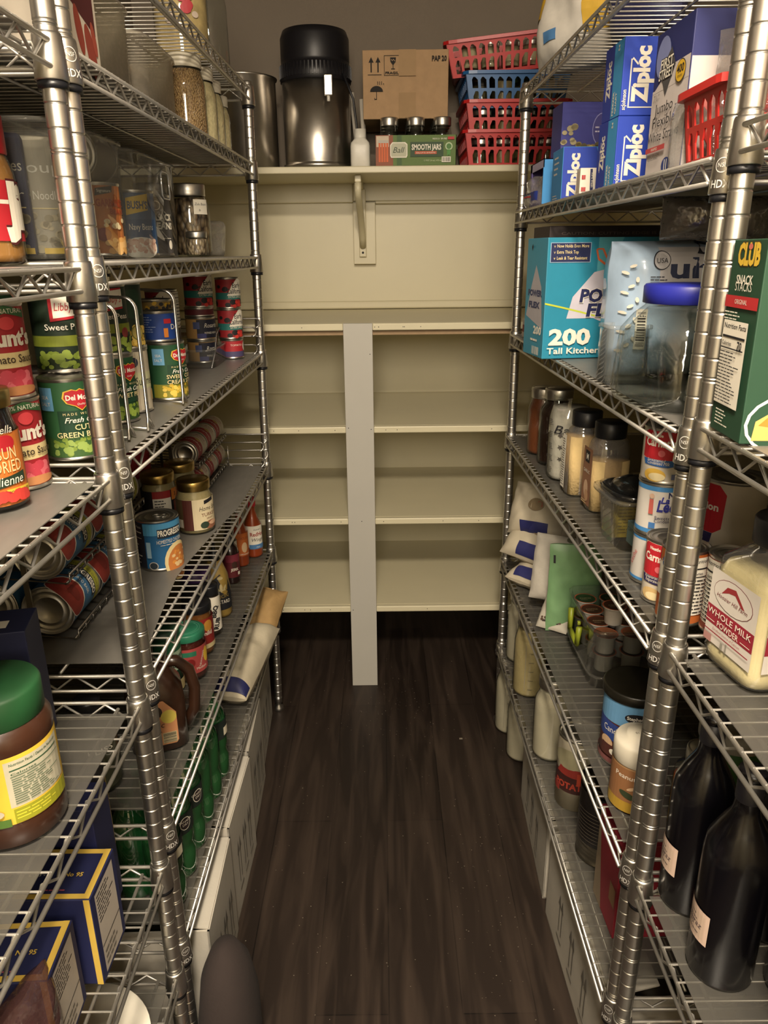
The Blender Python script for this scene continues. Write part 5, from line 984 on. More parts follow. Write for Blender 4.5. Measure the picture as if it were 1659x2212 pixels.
# large glass jar
t = thing('large_glass_jar', 'large square-shouldered clear glass jar with a bright blue lid', 'jar', (.4345, 1.085, r3), D(20)); g = G()
g.loft([(0, .074, .074, 3.4, 0, 0), (.004, .083, .083, 3.4, 0, 0), (.02, .087, .087, 3.4, 0, 0), (.065, .085, .085, 3.2, 0, 0), (.105, .083, .083, 3.0, 0, 0), (.126, .072, .072, 2.4, 0, 0), (.138, .0615, .0615, 2, 0, 0), (.152, .061, .061, 2, 0, 0)], GLASSB, 56, cap1=False)
g.loft([(.006, .079, .079, 3.2, 0, 0), (.02, .082, .082, 3.2, 0, 0), (.10, .079, .079, 3.0, 0, 0), (.134, .058, .058, 2, 0, 0)], GLASSB, 56, cap1=False); g.obj('glass_body', t)
g = G(); g.lathe([(.0615, .140), (.0655, .141), (.0655, .163), (.063, .166), (0, .167)], K('#262c92', .4), 48); g.obj('blue_lid', t)
# fourth tier right
r4 = zR(4)
jar('canning jar of reddish brown sauce at the far end of the fourth right shelf', .412, 1.885, r4, .040, .17, mat('brown_sauce', '#6a3a22', .4), .86, neck=.8)
t = jar('large jar of dark brown sauce beside the reddish brown jar', .424, 1.785, r4, .045, .185, mat('dark_syrup', '#241712', .3), .84, neck=.7)
PACK = mat('silica_packets', '#b3aca2', .8, var=.1, bump=.8, bscale=40)
def d_ball(I, R, h):
    for q in range(26):
        a, b = (-1.25 + (q % 6) * .5) * R, h * (.08 + (q // 6) * .135); I.lines(a - .007, b, a + .007, b + .015, 4, BK, .3, q) if q % 2 else I.poly([(a + (.0065 if j % 2 else .003) * cos(j * pi / 5 + .3), b + .008 + (.0065 if j % 2 else .003) * sin(j * pi / 5 + .3)) for j in range(10)], K('#4a4642'))
    I.text('Ball', 0, h * .54, .020, BK, w=.052, shear=.3)
jar('half gallon canning jar full of white printed packets', .424, 1.662, r4, .046, .205, PACK, .80, neck=.85, deco=d_ball, az=D(-112), square=2.8, lid=None)
def garlic(label, x, y, rz, white=False):
    t = bottle(label, x, y, r4, [(.037, 0), (.040, .006), (.040, .128), (.035, .142), (.027, .150), (.027, .154)], clear('spice_plastic', '#e4dccb', .08, milky=.12), [(.030, .149), (.031, .151), (.031, .178), (.029, .18), (0, .18)], BLACKP, name='spice_jar', cat='jar', sq=5, scale=(1, .82), rz=rz,
           fill=(POWD, [(.0395, .004), (.0395, .128 if white else .105)]))
    g = G(); I = Ink(g, planef((-.0402, 0, 0), (0, -1, 0), (0, 0, 1)), l0=.0008)
    if white: I.rect(-.024, .012, .0, .128, W_); I.lines(-.022, .016, -.002, .12, 20, BK); g.obj('label', t); return t
    I.rect(-.024, .012, .024, .128, K('#8a6248')); I.rect(-.014, .098, .010, .122, BK); I.text('M', -.002, .104, .012, W_, bold=.03); I.ell(.0, .045, .012, .018, K('#c9a88a')); I.ell(.006, .032, .010, .012, K('#b8906c')); I.text('GARLIC', .0, .078, .007, W_, w=.034); I.lines(-.018, .014, .018, .022, 2, CRM); g.obj('label', t)
    return t
garlic('garlic powder jar with a black lid beside the jar of packets', .428, 1.540, D(4), True); garlic('nearer garlic powder jar with a black lid and brown label', .446, 1.432, D(4))
t = thing('storage_container', 'clear storage container with a black domed lid holding yellow and blue packets', 'container', (.470, 1.262, r4), D(4)); g = G(); shell_bin(g, .17, .15, .092, clear('container_plastic', '#f8f7f2', .04, milky=.05), taper=.78, p=5, lip=.008); g.obj('container_body', t)
g = G(); g.loft([(.090, .076, .066, 3.6, 0, 0), (.098, .079, .069, 3.6, 0, 0), (.100, .070, .060, 3.4, 0, 0), (.096, .063, .054, 3.2, 0, 0), (.106, .058, .050, 3, 0, 0), (.117, .036, .030, 2.6, 0, 0), (.120, .002, .002, 2, 0, 0)], mat('black_lid_plastic', '#141414', .15, coat=.5), 48); g.obj('domed_lid', t)
carton('pale blue pectin box inside the clear storage container', .475, 1.225, r4 + .004, .085, .04, .040, D(4), K('#8fc3df'), {'F': lambda I, w, h: (I.text('CERTO', -w * .05, h * .4, .012, K('#2a3440'), bold=.03, w=w * .6), I.lines(-w * .3, h * .15, w * .2, h * .3, 1, BK)), 'L': lambda I, w, h: I.text('CERTO', 0, h * .6, .007, K('#3a4450'), w=w * .8)}, name='pectin_box')
carton('yellow packets standing inside the clear storage container', .455, 1.285, r4 + .004, .095, .05, .070, D(4), K('#cdb948'), {'F': lambda I, w, h: I.lines(-w * .4, h * .1, w * .3, h * .9, 9, K('#6a5c28'), .2), 'L': lambda I, w, h: I.lines(-w * .4, h * .1, w * .3, h * .9, 9, K('#6a5c28'), .2)}, name='packet_stack')
def d_carn(sub, food='#d9b04a'):
    def d(I, R, h):
        I.poly([(-R * 1.0, h * .46), (-R * .8, h * .44), (R * .55, h * .44), (R * .8, h * .5), (R * .85, h * .86), (R * .6, h * .95), (-R * .8, h * .95), (-R, h * .9)], K('#b5222c')); I.text('Nestle', -R * .35, h * .85, .005, W_, bold=.03); I.text('Carnation', -R * .1, h * .68, .0125, W_, w=R * 1.5, bold=.03); I.ell(-R * .1, h * .56, .005, .005, K('#d86a70'))
        I.poly([(-R * .9, h * .44), (R * .55, h * .44), (R * .5, h * .34), (R * .2, h * .31), (-R * .8, h * .33)], K('#2a5a9a') if sub[0] == 'Sweetened' else K('#2a2450')); I.text(sub[0], -R * .3, h * .405, .0045, W_, shear=.2); I.text(sub[1], -R * .2, h * .35, .0055, W_, shear=.2, w=R * .9)
        I.ell(-R * .3, h * .16, .016, .010, K(food)); I.ell(-R * .2, h * .13, .012, .006, K('#e8d8a8')); [I.rect(R * (.35 + q * .28), h * .1, R * (.53 + q * .28), h * .2, K('#6a7298')) for q in range(3)]
    return d
def d_lech(I, R, h):
    I.rect(-R * 2.9, h * .87, R * 2.9, h * .955, K('#3f7fb8')); I.rect(-R * 2.9, .0052, R * 2.9, h * .14, K('#3f7fb8')); I.text('Nestle', R * .35, h * .76, .009, NAVY, bold=.03, w=R * .9); I.text('La', -R * .2, h * .66, .010, K('#2a2f88'), bold=.03, shear=.2); I.text('Lechera', R * .3, h * .5, .0185, K('#2a2f88'), w=R * 1.6, bold=.03, shear=.15); I.text('La Original', R * .6, h * .42, .006, BK, shear=.3)
    I.text('Sweetened', -R * .1, h * .35, .0055, K('#3a3a58')); I.text('Condensed Milk', R * .05, h * .29, .0055, K('#3a3a58'), w=R * 1.2); I.poly([(R * .3, h * .15), (R * 1.3, h * .15), (R * 1.3, h * .42)], K('#c98a4a')); I.rect(-R * .75, h * .17, -R * .5, h * .28, K('#3f6fa8')); I.ell(-R * .72, h * .78, .0035, .004, K('#c9a890')); I.poly([(-R * .8, h * .44), (-R * .62, h * .44), (-R * .64, h * .72), (-R * .8, h * .72)], K('#b85a50'))
r4c = (.429, 1.093)
can('white and blue milk can, lowest of the three stacked by the paired posts', *r4c, r4, .037, .080, D(-100), K('#c4bfb8'), lambda I, R, h: (I.rect(-R * 2.9, h * .9, R * 2.9, h * .945, K('#3f7fb8')), I.rect(-R * 2.9, .0052, R * 2.9, h * .12, K('#3f7fb8')), nutrition(I, -R * .5, h * .15, R * .5, h * .88, BK, W_, n=8), I.text('Leche', -R * 1.1, h * .5, .008, K('#b8484a'), rot=1.2)))
can('sweetened condensed milk can with blue script, middle of the stack by the posts', *r4c, r4 + .081, .037, .083, D(-92), K('#c9c4bc'), d_lech)
can('red and white condensed milk can on top of the stack by the posts', *r4c, r4 + .165, .037, .083, D(-118), K('#c9c2b4'), d_carn(('Sweetened', 'Condensed Milk')))
can('single evaporated milk can with a ringed lid in front of the stacked milk cans', .421, 1.020, r4, .035, .098, D(-128), K('#c9bfae'), d_carn(('Evaporated', 'Evaporated Milk'), '#d0b078'))
can('orange pumpkin can half hidden by the near right posts', .417, .956, r4, .032, .111, D(-150), K('#b5602a'), lambda I, R, h: (I.rect(-R * 1.2, h * .35, R * .6, h * .78, W_), I.ell(-R * .1, h * .8, .011, .010, K('#274a80')), I.text('Great Value', -R * .1, h * .79, .004, W_), I.text('Pumpkin', -R * .2, h * .5, .010, K('#a8322c'), w=R * 1.3, shear=.2), nutrition(I, R * .8, h * .16, R * 2.3, h * .93, BK, W_, n=10)))
can('large evaporated milk can seen behind the paired right posts', .560, 1.135, r4 + .001, .050, .155, D(-176), K('#c4baa6'), d_carn(('Evaporated', 'Evaporated Milk')))
# fifth tier right
r5 = zR(5)
FB = mat('flour_bag_paper', '#b8ae98', .75, var=.04, bump=.25, bscale=50)
def d_flour(I, gr): 
    gr(I, -.03, .004, .055, .038, K('#23265a'), 10); I.ell(.012, .085, .024, .018, K('#7a6a50')); I.ell(.012, .085, .020, .014, K('#a8987c')); I.ell(.008, .087, .010, .009, W_); I.poly([(.016, .078), (.032, .08), (.03, .093), (.018, .096)], K('#8a4a38')); I.text('PRODUCT OF USA', .03, .135, .006, BK, rot=-1.4)
pillow('flour_bag', 'cream flour bag with a navy band and round emblem, topmost of the stacked bags', 'bag', (.415, 1.945, r5 + .128), (D(-26), D(-4), D(-40)), .165, .15, .08, FB, d_flour, seed=61, amp=.007)
pillow('flour_bag', 'cream flour bag with a navy band, middle of the stacked bags', 'bag', (.390, 1.905, r5 + .070), (D(-50), D(4), D(-44)), .175, .15, .075, FB, d_flour, seed=62, amp=.008)
pillow('flour_bag', 'cream flour bag with a navy end, lowest of the stacked bags', 'bag', (.395, 1.845, r5 + .024), (D(-78), D(0), D(-46)), .175, .15, .055, FB, lambda I, gr: gr(I, -.06, .004, .06, .034, K('#23265a'), 10), seed=63, amp=.008)
pillow('paper_pouch', 'tall off-white pouch with fine print leaning beside the flour bags', 'bag', (.430, 1.715, r5 + .040), (D(-10), D(3), D(-20)), .13, .17, .04, mat('white_pouch', '#aea89c', .7, bump=.2), lambda I, gr: (I.lines(-.015, .05, .03, .12, 10, K('#3a3a3a'), .3), I.ell(.02, .165, .010, .006, K('#5a5a48'))), seed=64, amp=.005)
pillow('coffee_pouch', 'white pouch with a coffee bean picture under the tall off-white pouch', 'bag', (.405, 1.63, r5 + .004), (D(-45), D(0), D(-35)), .08, .10, .02, mat('coffee_bag', '#a8a294', .6, bump=.2), lambda I, gr: (I.ell(-.0, .09, .008, .008, BK), blobs(I, -.03, .015, .02, .03, 12, .004, [K('#2a1c14'), K('#4a3424')], 4), I.rect(.008, .055, .03, .085, K('#8a857a'))), seed=65, amp=.005)
pillow('green_pouch', 'pale green foil pouch standing against the coffee pod bin', 'bag', (.455, 1.632, r5 + .001), (D(-2), D(0), D(-3)), .125, .225, .024, mat('green_foil_pouch', '#6f9468', .45, var=.05, bump=.3, bscale=30), lambda I, gr: I.rect(-.055, .18, -.050, .20, BK), seed=66, amp=.006)
def podbin(t):
    LM = K('#8f9a2c', .4); g = G()
    for a in (((-.0925, .050, .085), (-.0925, .045, .035)), ((-.0925, .045, .035), (-.0925, -.02, .030)), ((-.0925, -.02, .030), (-.0925, -.025, .075))):
        v0, v1 = Vector(a[0]), Vector(a[1]); g.tube([v0 - Vector((.0095, 0, .004)), v1 - Vector((.0095, 0, .004))], .007, LM, 4)
    g.lathe([(0, .006), (.005, .006), (.005, 0), (0, 0)], LM, 12, ax=Matrix.Translation((-.100, -.022, .080)) @ Matrix.Rotation(-pi / 2, 4, 'Y')); g.obj('lime_handle', t)
bx, by, bz = .527, 1.485, r5 + .031
podb = bin_('clear bin of coffee pods with a lime green handle', bx, by, bz, .20, .24, .105, D(0), m=clear('smoke_acrylic', '#f6f7f6', .04, milky=.03), extra=podbin, taper=.96)
bin_('lower clear bin with red contents supporting the coffee pod bin', bx, by, r5, .195, .235, .03, D(0))
pillow('candy_bag', 'dark red bag of sweets inside the lower clear bin', 'bag', (bx, by - .06, r5 + .013), (D(-90), 0, 0), .13, .13, .018, K('#5a1c22'), seed=71, amp=.005)
pods = []
def pod(label, x, y, z, lidc, flip=False, tilt=0, az=0):
    t = thing('coffee_pod', label, 'coffee pod', (x, y, z), az, 'coffee pods in the clear bin', rot=(pi + tilt if flip else tilt, 0, az)); g = G()
    rb = [(.0175, 0), (.0185, .002)] + [(.0205, .036), (.0225, .038), (.0255, .0395), (.0255, .0415)]
    g.lathe([(0, .0)] + rb, K('#e0dcd2'), 30); g.obj('cup', t)
    g = G(); g.lathe([(.0255, .0417), (.0225, .0417)], K('#b5603f'), 28); g.lathe([(.0225, .0417), (.0215, .0410), (0, .0410)], K(lidc), 28); I = Ink(g, planef((0, 0, .0412), (1, 0, 0), (0, 1, 0))); I.text('COFFEE', 0, -.002, .0045, K('#c9b88a'), w=.026); I.lines(-.012, -.010, .012, -.006, 1, K('#a8987a')); g.obj('foil_lid', t); return t
names = {0: 'front row', 1: 'second row', 2: 'third row', 3: 'back row'}
lc = ['#3a2418', '#4a2c1c', '#24401f', '#3a2418']
for lay in (0, 1):
    for r_ in range(4):
        for c_ in range(3):
            pod('coffee pod in the %s of the %s layer, %s' % (names[r_], ('lower', 'upper')[lay], ('aisle side', 'middle', 'wall side')[c_]), bx - .062 + .058 * c_, by - .084 + .056 * r_, bz + .004 + .0425 * lay, ['#8f5a3c', '#4a2c1c', '#4a2c1c', '#24401f'][r_] if lay else '#3a2418')
pod('upright coffee pod with a brown foil lid on top of the other pods', bx - .035, by - .04, bz + .0895, '#4a2c1c')
pod('upside down coffee pod on top beside the upright one', bx + .024, by - .062, bz + .131, '#8f5a3c', flip=True)
def d_cocoa(I, R, h):
    I.rect(-R * 2.9, h * .6, R * 2.9, h * .93, K('#5f8fb5')); I.poly([(-R * 1.5, h * .62), (0, h * .56), (R * 1.5, h * .62), (R * 1.5, h * .38), (0, h * .32), (-R * 1.5, h * .38)], K('#2a3f7f')); I.text('Candycane Cocoa', 0, h * .45, .013, W_, w=R * 2.0); I.ell(R * .15, h * .74, .020, .0095, BK); I.text("Stephen's", R * .15, h * .72, .007, W_, w=R * .6, bold=.01)
    I.ell(-R * .8, h * .3, .014, .012, K('#c9a884')); I.rect(-R * 1.0, h * .12, R * .8, h * .28, K('#4a231c')); I.ell(-R * .5, h * .2, .007, .006, W_); I.rect(-R * 2.9, .005, R * 2.9, h * .1, K('#7a4a48'))
t = can('light blue cocoa tub with a black lid in front of the coffee pod bin', .448, 1.158, r5, .055, .148, D(-112), K('#4a231c'), d_cocoa, name='cocoa_tub', cat='tub')
g = G(); g.lathe([(.0562, .134), (.0575, .136), (.0575, .150), (.055, .153), (.052, .1515), (0, .1515)], mat('tub_lid_black', '#17150f', .35), 48); g.obj('lid', t)
t = thing('snack_tub', 'round snack tub with a white screw lid and a yellow brown label', 'tub', (.419, 1.035, r5)); g = G(); g.lathe([(0, 0), (.039, 0), (.0425, .006), (.0425, .085), (.038, .092), (.038, .095)], mat('tub_brown', '#8a6a48', .4), 44); g.obj('tub_body', t)
g = G(); g.lathe([(.041, .088), (.0432, .091), (.0430, .120), (.039, .127), (.024, .128), (.0235, .1345), (0, .1345)], K('#c9c2b0', .45), 48); I = Ink(g, planef((0, 0, .1346), (1, 0, 0), (0, 1, 0))); I.text('01 JUL', -.002, -.004, .005, BK); g.obj('white_lid', t)
g = G(); I = Ink(g, cylf(.0428, D(-112)), .006); I.rect(-.12, .004, .12, .086, K('#8a5f3c')); I.rect(-.002, .02, .05, .084, K('#b8982f')); I.rect(-.12, .004, .06, .024, K('#a8862c')); I.text('Peanuts', -.016, .068, .009, W_, w=.04); I.ell(-.012, .038, .014, .006, K('#2f3a22'), rot=-.3); I.ell(-.006, .052, .008, .003, K('#c9a884'), rot=.5); I.rect(.006, .026, .034, .036, K('#b5a884')); I.lines(.008, .027, .032, .035, 2, BK); g.obj('label', t)
# sixth tier right
r6 = zR(6)
MILKP = mat('jar_white_powder', '#b8ad97', .9, var=.04); 
def scale_marks(I, R, h):
    I.rect(-R * .1, h * .1, -R * .07, h * .7, K('#8a8474')); [I.rect(R * .1, h * (.12 + .12 * q), R * .4, h * (.125 + .12 * q), K('#5a5448')) for q in range(6)]
jar('canning jar of cream powder at the far end of the lowest right shelf', .412, 2.01, r6, .045, .22, MILKP, .84, neck=.8, deco=scale_marks, az=D(-118))
jar('half gallon jar of yellowish powder with measuring marks on the lowest right shelf', .403, 1.83, r6, .046, .235, YOLK, .82, neck=.82, deco=scale_marks, az=D(-112))
jar('jar of white powder with a threaded metal lid on the lowest right shelf', .405, 1.553, r6, .046, .215, MILKP, .84, neck=.76, az=D(-112))
t = thing('food_canister', 'white and red potato flake canister with an open metal rim', 'canister', (.425, 1.385, r6)); g = G(); g.lathe([(0, 0), (.045, 0), (.045, .172), (.043, .176), (.041, .174), (.041, .164), (0, .163)], K('#b5ad98'), 44); g.obj('canister_body', t)
g = G(); I = Ink(g, cylf(.0452, D(-118)), .006); I.rect(-.09, .045, .07, .095, K('#3a1a17')); I.rect(-.09, .04, -.03, .06, K('#8a3028')); I.text('POTATO', -.002, .056, .016, K('#a8402f'), w=.08, bold=.04); I.poly([(-.04, .09), (.03, .084), (.035, .106), (-.03, .11)], K('#8f3028')); I.rect(.01, .07, .03, .1, K('#b0452f')); I.ell(-.01, .13, .04, .024, K('#a09a7c')); g.obj('label', t)
g = G(); g.lathe([(.0445, .174), (.0465, .175), (.0465, .180), (.0435, .181), (.0425, .172), (0, .168)], TIN, 44); g.obj('metal_rim', t)
can('large ribbed can with a dark label on the lowest right shelf', .442, 1.228, r6, .053, .178, D(-112), None, None, ribbed=True, name='large_can', lidm=mat('dark_tin', '#6f6a5f', .35, 1.0))
o = bpy.data.objects[[q.name for q in COL.objects if q.get('label', '').startswith('large ribbed can')][0]]
g = G(); g.lathe([(.0528, .045), (.0528, .165)], K('#1d1a19', .35), 48); I = Ink(g, cylf(.0528, D(-112)), .007); [I.rect(-.09, .055 + .0085 * q, .09, .056 + .0085 * q, K('#6a6358')) for q in range(9)]; I.rect(.030, .0, .031, .1, BK); g.obj('paper_label', o)
carton('tall red box in a clear wrapper on the lowest right shelf by the posts', .455, 1.075, r6, .11, .11, .205, D(2), K('#86202e'), {'L': lambda I, w, h: (I.poly([(-w * .5, 0), (-w * .1, 0), (-w * .5, h)], K('#8a7a64')), I.rect(w * .2, h * .3, w * .45, h * .5, K('#8a6a48')))}, name='red_box')
carton('second red box behind the tall red box on the lowest right shelf', .56, 1.19, r6, .10, .11, .185, D(0), K('#7a1c28'), {}, name='red_box')
# floor right
jar('large jar of white powder with measuring marks standing on the floor under the right shelving', .402, 2.07, .001, .050, .245, MILKP, .86, neck=.8, deco=scale_marks, az=D(-118))
jar('second large white jar on the floor, mostly hidden by the shelf edge', .415, 1.93, .001, .048, .24, MILKP, .86, neck=.8)
floor_carton('white corrugated carton on the floor, farther under the right shelving', .495, 1.56, .24, .36, .225, D(-2), D(12))
floor_carton('white corrugated carton on the floor, nearer under the right shelving', .49, 1.15, .23, .40, .232, D(2), D(12))

# ================================================================= RIGHT, NEAREST UNIT
c1, c2, c3, c4, c5 = BZ[1] + .0052, BZ[2] + .0052, BZ[3] + .0052, BZ[4] + .0052, BZ[5] + .0052
bottle('amber bottle at the upper right edge behind the near right post', .475, .80, c1, [(.030, 0), (.033, .006), (.033, .09), (.02, .115), (.014, .125)], mat('amber_syrup', '#8a5a22', .3, coat=.4), [(.016, .12), (.016, .14), (0, .141)], BLACKP)
def d_club(I, w, h):
    I.text('CLUB', w * .02, h * .88, .021, YEL, w=w * .66, bold=.05, edge=K('#4a3a14'), ew=.04); I.ell(w * .05, h * .965, .005, .003, K('#c96a5a')); I.text('SNACK', w * .0, h * .785, .009, W_, w=w * .5, bold=.02); I.text('STACKS', w * .0, h * .75, .009, W_, w=w * .5); I.rect(-w * .5, h * .665, w * .5, h * .725, K('#b5282c')); I.text('ORIGINAL', 0, h * .685, .005, W_)
    I.lines(-w * .45, h * .6, w * .2, h * .65, 3, W_); nutrition(I, -w * .42, h * .16, w * .34, h * .6, BK, W_, n=16); I.text('70', w * .2, h * .46, .009, BK, bold=.03); I.lines(-w * .25, h * .05, w * .2, h * .14, 5, W_); I.tube if 0 else None
carton('dark green cracker box with a yellow logo at the right edge', .428, .797, c2, .11, .083, .202, D(-3), K('#1c3f2a'), {'L': d_club, 'F': lambda I, w, h: (I.rect(-w * .3, h * .36, w * .5, h * .9, K('#16181a')), I.text('TRY A', -w * .1, h * .31, .007, W_), I.ell(0, h * .1, w * .48, h * .17, W_), I.ell(0, h * .1, w * .45, h * .155, K('#1c3f2a')), I.poly([(-w * .4, h * .02), (w * .3, h * .02), (w * .4, h * .14), (-w * .15, h * .2), (-w * .38, h * .12)], K('#c9a35a')), I.poly([(-w * .35, h * .1), (w * .0, h * .07), (w * .1, h * .15), (-w * .22, h * .17)], ORG))}, name='cracker_box')
# milk powder jug
t = thing('powder_jug', 'square clear jug of whole milk powder with a red band label and black lid', 'jug', (.468, .806, c3), D(9)); g = G(); MP = mat('milk_powder', '#cdc39a', .95, var=.03, bump=.4, bscale=60)
PJ = clear('jug_plastic', '#eceae2', .08, milky=.05)
prj = [(.052, 0), (.058, .006), (.060, .02), (.0565, .026), (.0565, .125), (.054, .14), (.044, .155), (.0335, .163), (.033, .172)]
g.loft([(z_, r_, r_ * .9, 6 if r_ > .045 else 2.3, 0, 0) for r_, z_ in prj], PJ, 56, cap1=False); g.obj('jug_body', t)
g = G(); g.loft([(max(z_, .003), r_ * .965, r_ * .87, 6, 0, 0) for r_, z_ in prj if z_ < .128] + [(.136, .050, .045, 5, 0, 0)], MP, 48); g.obj('milk_powder', t)
g = G(); g.lathe([(.035, .166), (.0375, .168), (.0375, .196), (.035, .199), (0, .2)], BLACKP, 44); g.obj('lid', t)
g = G(); I = Ink(g, planef((-.0570, 0, 0), (0, -1, 0), (0, 0, 1)), l0=.0006); I.rect(-.046, .028, .046, .124, K('#c9c2b8')); I.rect(-.046, .052, .046, .076, K('#8a2230')); I.ell(0, .099, .038, .0205, K('#6a2a2c')); I.ell(0, .099, .0372, .0198, K('#c9c2b8')); I.poly([(-.022, .098), (-.012, .110), (.004, .113), (.024, .096), (.018, .096), (.004, .106), (-.008, .104)], K('#8a2a2c')); I.text('Hoosier Hill Farm', 0, .092, .0055, K('#6a2a2c'), w=.06, shear=.3)
I.text('WHOLE MILK', 0, .0655, .0085, W_, w=.086); I.text('POWDER', 0, .0545, .0080, W_, w=.042); I.rect(-.044, .057, -.026, .0578, W_); I.rect(.026, .057, .044, .0578, W_); I.text('Excellent Source of Calcium', 0, .0475, .0035, K('#8a2230')); I.rect(-.044, .0435, .044, .0450, K('#8a2230')); I.rect(-.008, .030, -.003, .039, K('#8a857a')); I.rect(.002, .030, .005, .042, K('#8a857a')); I.rect(-.042, .03, -.026, .04, K('#a87a74')); g.obj('front_label', t)
g = G(); I = Ink(g, planef((0, -.0514, 0), (1, 0, 0), (0, 0, 1)), l0=.0006); I.rect(-.046, .028, .046, .124, K('#c9c2b8')); I.rect(-.046, .052, .046, .076, K('#8a2230')); I.rect(-.03, .056, .046, .118, W_); nutrition(I, -.028, .058, .03, .116); I.bars(-.03, .03, .0, .044, BK); g.obj('side_label', t)
can('tall can with a nutrition panel between the posts and the milk powder jug', .463, .912, c3, .032, .111, D(-140), K('#8a4a3a'), lambda I, R, h: nutrition(I, -R * .9, h * .12, R * .5, h * .95, BK, W_, n=10))
carton('small orange and blue package at the right edge of the milk powder shelf', .47, .655, c3, .06, .05, .07, D(5), K('#b86a3a'), {'L': lambda I, w, h: I.rect(-w / 2, 0, w / 2, h * .45, K('#2a3f8a'))}, name='food_pouch')
# dark bottles
WG = mat('dark_wine_glass', '#08070b', .22, coat=.1)
wp = [(.030, .004), (.038, 0), (.0405, .006), (.0405, .180), (.038, .202), (.026, .228), (.0165, .246), (.015, .256), (.015, .296), (.017, .297), (.017, .304), (.0145, .306)]
for x, y, h_, lab in ((.430, .832, .0, 'black wine bottle with a small pink label, farther of the two'), (.428, .722, .0, 'black wine bottle with a small pink label, nearer of the two')):
    bottle(lab, x, y, c4, wp, WG, [(.0155, .265), (.0155, .3065), (0, .307)], mat('bottle_foil', '#17161c', .4), name='wine_bottle', az=D(-176), lab=(.05, .1, .0406), deco=lambda I, R, h: (I.rect(-.026, .058, .022, .105, K('#c4ab9a')), I.rect(-.020, .064, .016, .099, K('#bca592')), I.lines(-.016, .066, .010, .096, 5, K('#6a5c58')), I.text('Shiraz', -.002, .078, .009, K('#5a4c50'), shear=.3)))
for k, (x, y) in enumerate(((.515, .79), (.515, .69))):
    bottle('black wine bottle in the back row, %s' % ('farther' if k == 0 else 'nearer'), x, y, c4, wp, WG, [(.0155, .265), (.0155, .3065), (0, .307)], mat('bottle_foil', '#17161c', .4), name='wine_bottle')
jar('jar of bright orange preserve behind the near right posts', .490, .965, r5, .040, .155, mat('orange_preserve', '#a84a1c', .35, var=.08), .62, neck=.6)
t = thing('round_tub', 'white round tub with a green band behind the wine bottles', 'tub', (.57, 1.04, r5)); g = G(); g.lathe([(0, 0), (.045, 0), (.05, .13), (0, .131)], K('#4a7a3a'), 40); g.obj('tub_body', t); g = G(); g.lathe([(.052, .12), (.052, .145), (.03, .147), (.029, .145), (0, .145)], K('#b8b2a0', .45), 40); g.obj('lid', t)
pillow('snack_bag', 'red and white bag at the bottom right corner of the lowest shelf', 'bag', (.43, .66, c5), (0, 0, D(-70)), .12, .17, .06, K('#8a1c22'), lambda I, gr: (gr(I, -.03, .02, .05, .07, W_), blobs(I, -.05, .07, .05, .15, 14, .008, [K('#a8262c'), K('#b5aaa0')], 4)), seed=81, amp=.005)
pillow('produce_bag', 'dark olive bag beside the nearer wine bottle at the right edge', 'bag', (.50, .600, c4), (0, 0, D(-60)), .12, .14, .08, mat('olive_bag', '#3a3822', .5, var=.4, scale=30), seed=83, amp=.008)

# ================================================================= TOP SHELF OF THE BACK WALL
ts = 1.7203
t = thing('stock_pot', 'tall stainless steel stock pot at the left end of the wall shelf', 'pot', (-.436, 2.70, ts)); g = G(); g.lathe([(0, 0), (.098, 0), (.103, .005), (.103, .262), (.108, .266), (.109, .270), (.104, .272), (.101, .268), (.099, .01), (0, .008)], STEEL, 56); g.obj('pot_body', t)
g = G(); g.tube([(.03, -.102, .225), (.03, -.12, .232), (.02, -.125, .233), (-.02, -.125, .233), (-.03, -.12, .232), (-.03, -.102, .225)], .0035, STEEL, 8); g.obj('handle', t)
t = thing('water_distiller', 'stainless steel water distiller with a tall ribbed black top on the wall shelf', 'distiller', (-.203, 2.70, ts)); g = G(); g.lathe([(0, 0), (.095, 0), (.112, .004), (.113, .016), (.106, .018), (.107, .022), (.109, .26), (0, .261)], STEEL, 56); g.obj('steel_body', t)
DB = mat('distiller_black', '#141317', .42); g = G(); g.lathe([(.110, .252), (.112, .254), (.112, .30), (.106, .302), (.108, .312), (.108, .375), (.100, .395), (.07, .402), (0, .403)], DB, 56)
for k in range(60):
    a = 2 * pi * k / 60; g.box(.1095, -.0022, .262, .1150, .0022, .297, DB) if 0 else None
    c, s_ = cos(a), sin(a); n_ = (-s_, c); P = [(.110 * c + n_[0] * q, .110 * s_ + n_[1] * q) for q in (-.0025, .0025)] + [(.1145 * c + n_[0] * q, .1145 * s_ + n_[1] * q) for q in (.002, -.002)]
    g.prism(P, .262, .298, DB)
g.obj('fan_cover', t)
g = G(); g.box(.033, -.125, .20, .060, -.108, .258, STEEL, .003); g.tube([(.046, -.118, .20), (.046, -.118, .185)], .005, WHITEP, 10); g.obj('spout_block', t)
g = G(); g.tube([(.09, -.07, .27), (.12, -.06, .2), (.132, -.05, .1), (.14, -.04, .03)], .0035, BLACKP, 8); g.obj('power_cord', t)
t = bottle('small white plastic bottle beside the distiller on the wall shelf', -.063, 2.62, ts, [(.028, 0), (.031, .004), (.031, .062), (.029, .072), (.020, .084), (.0165, .09)], WHITEP, [(.0185, .086), (.0185, .112), (0, .113)], WHITEP, sq=5)
for k in range(2):
    t = thing('paper_roll', ('white' , 'pale')[k] + ' rolled paper tube standing behind the small white bottle' if k == 0 else 'pale rolled tube leaning next to the white paper tube', 'tube', (-.070 + .022 * k, 2.73, ts), 0, rot=(0, D(-5 if k == 0 else -3), 0)); g = G(); g.lathe([(.007, 0), (.008, 0), (.008, .235 - .02 * k), (.007, .235 - .02 * k), (.007, 0)], K('#c4bcae'), 16); g.obj('tube_body', t)
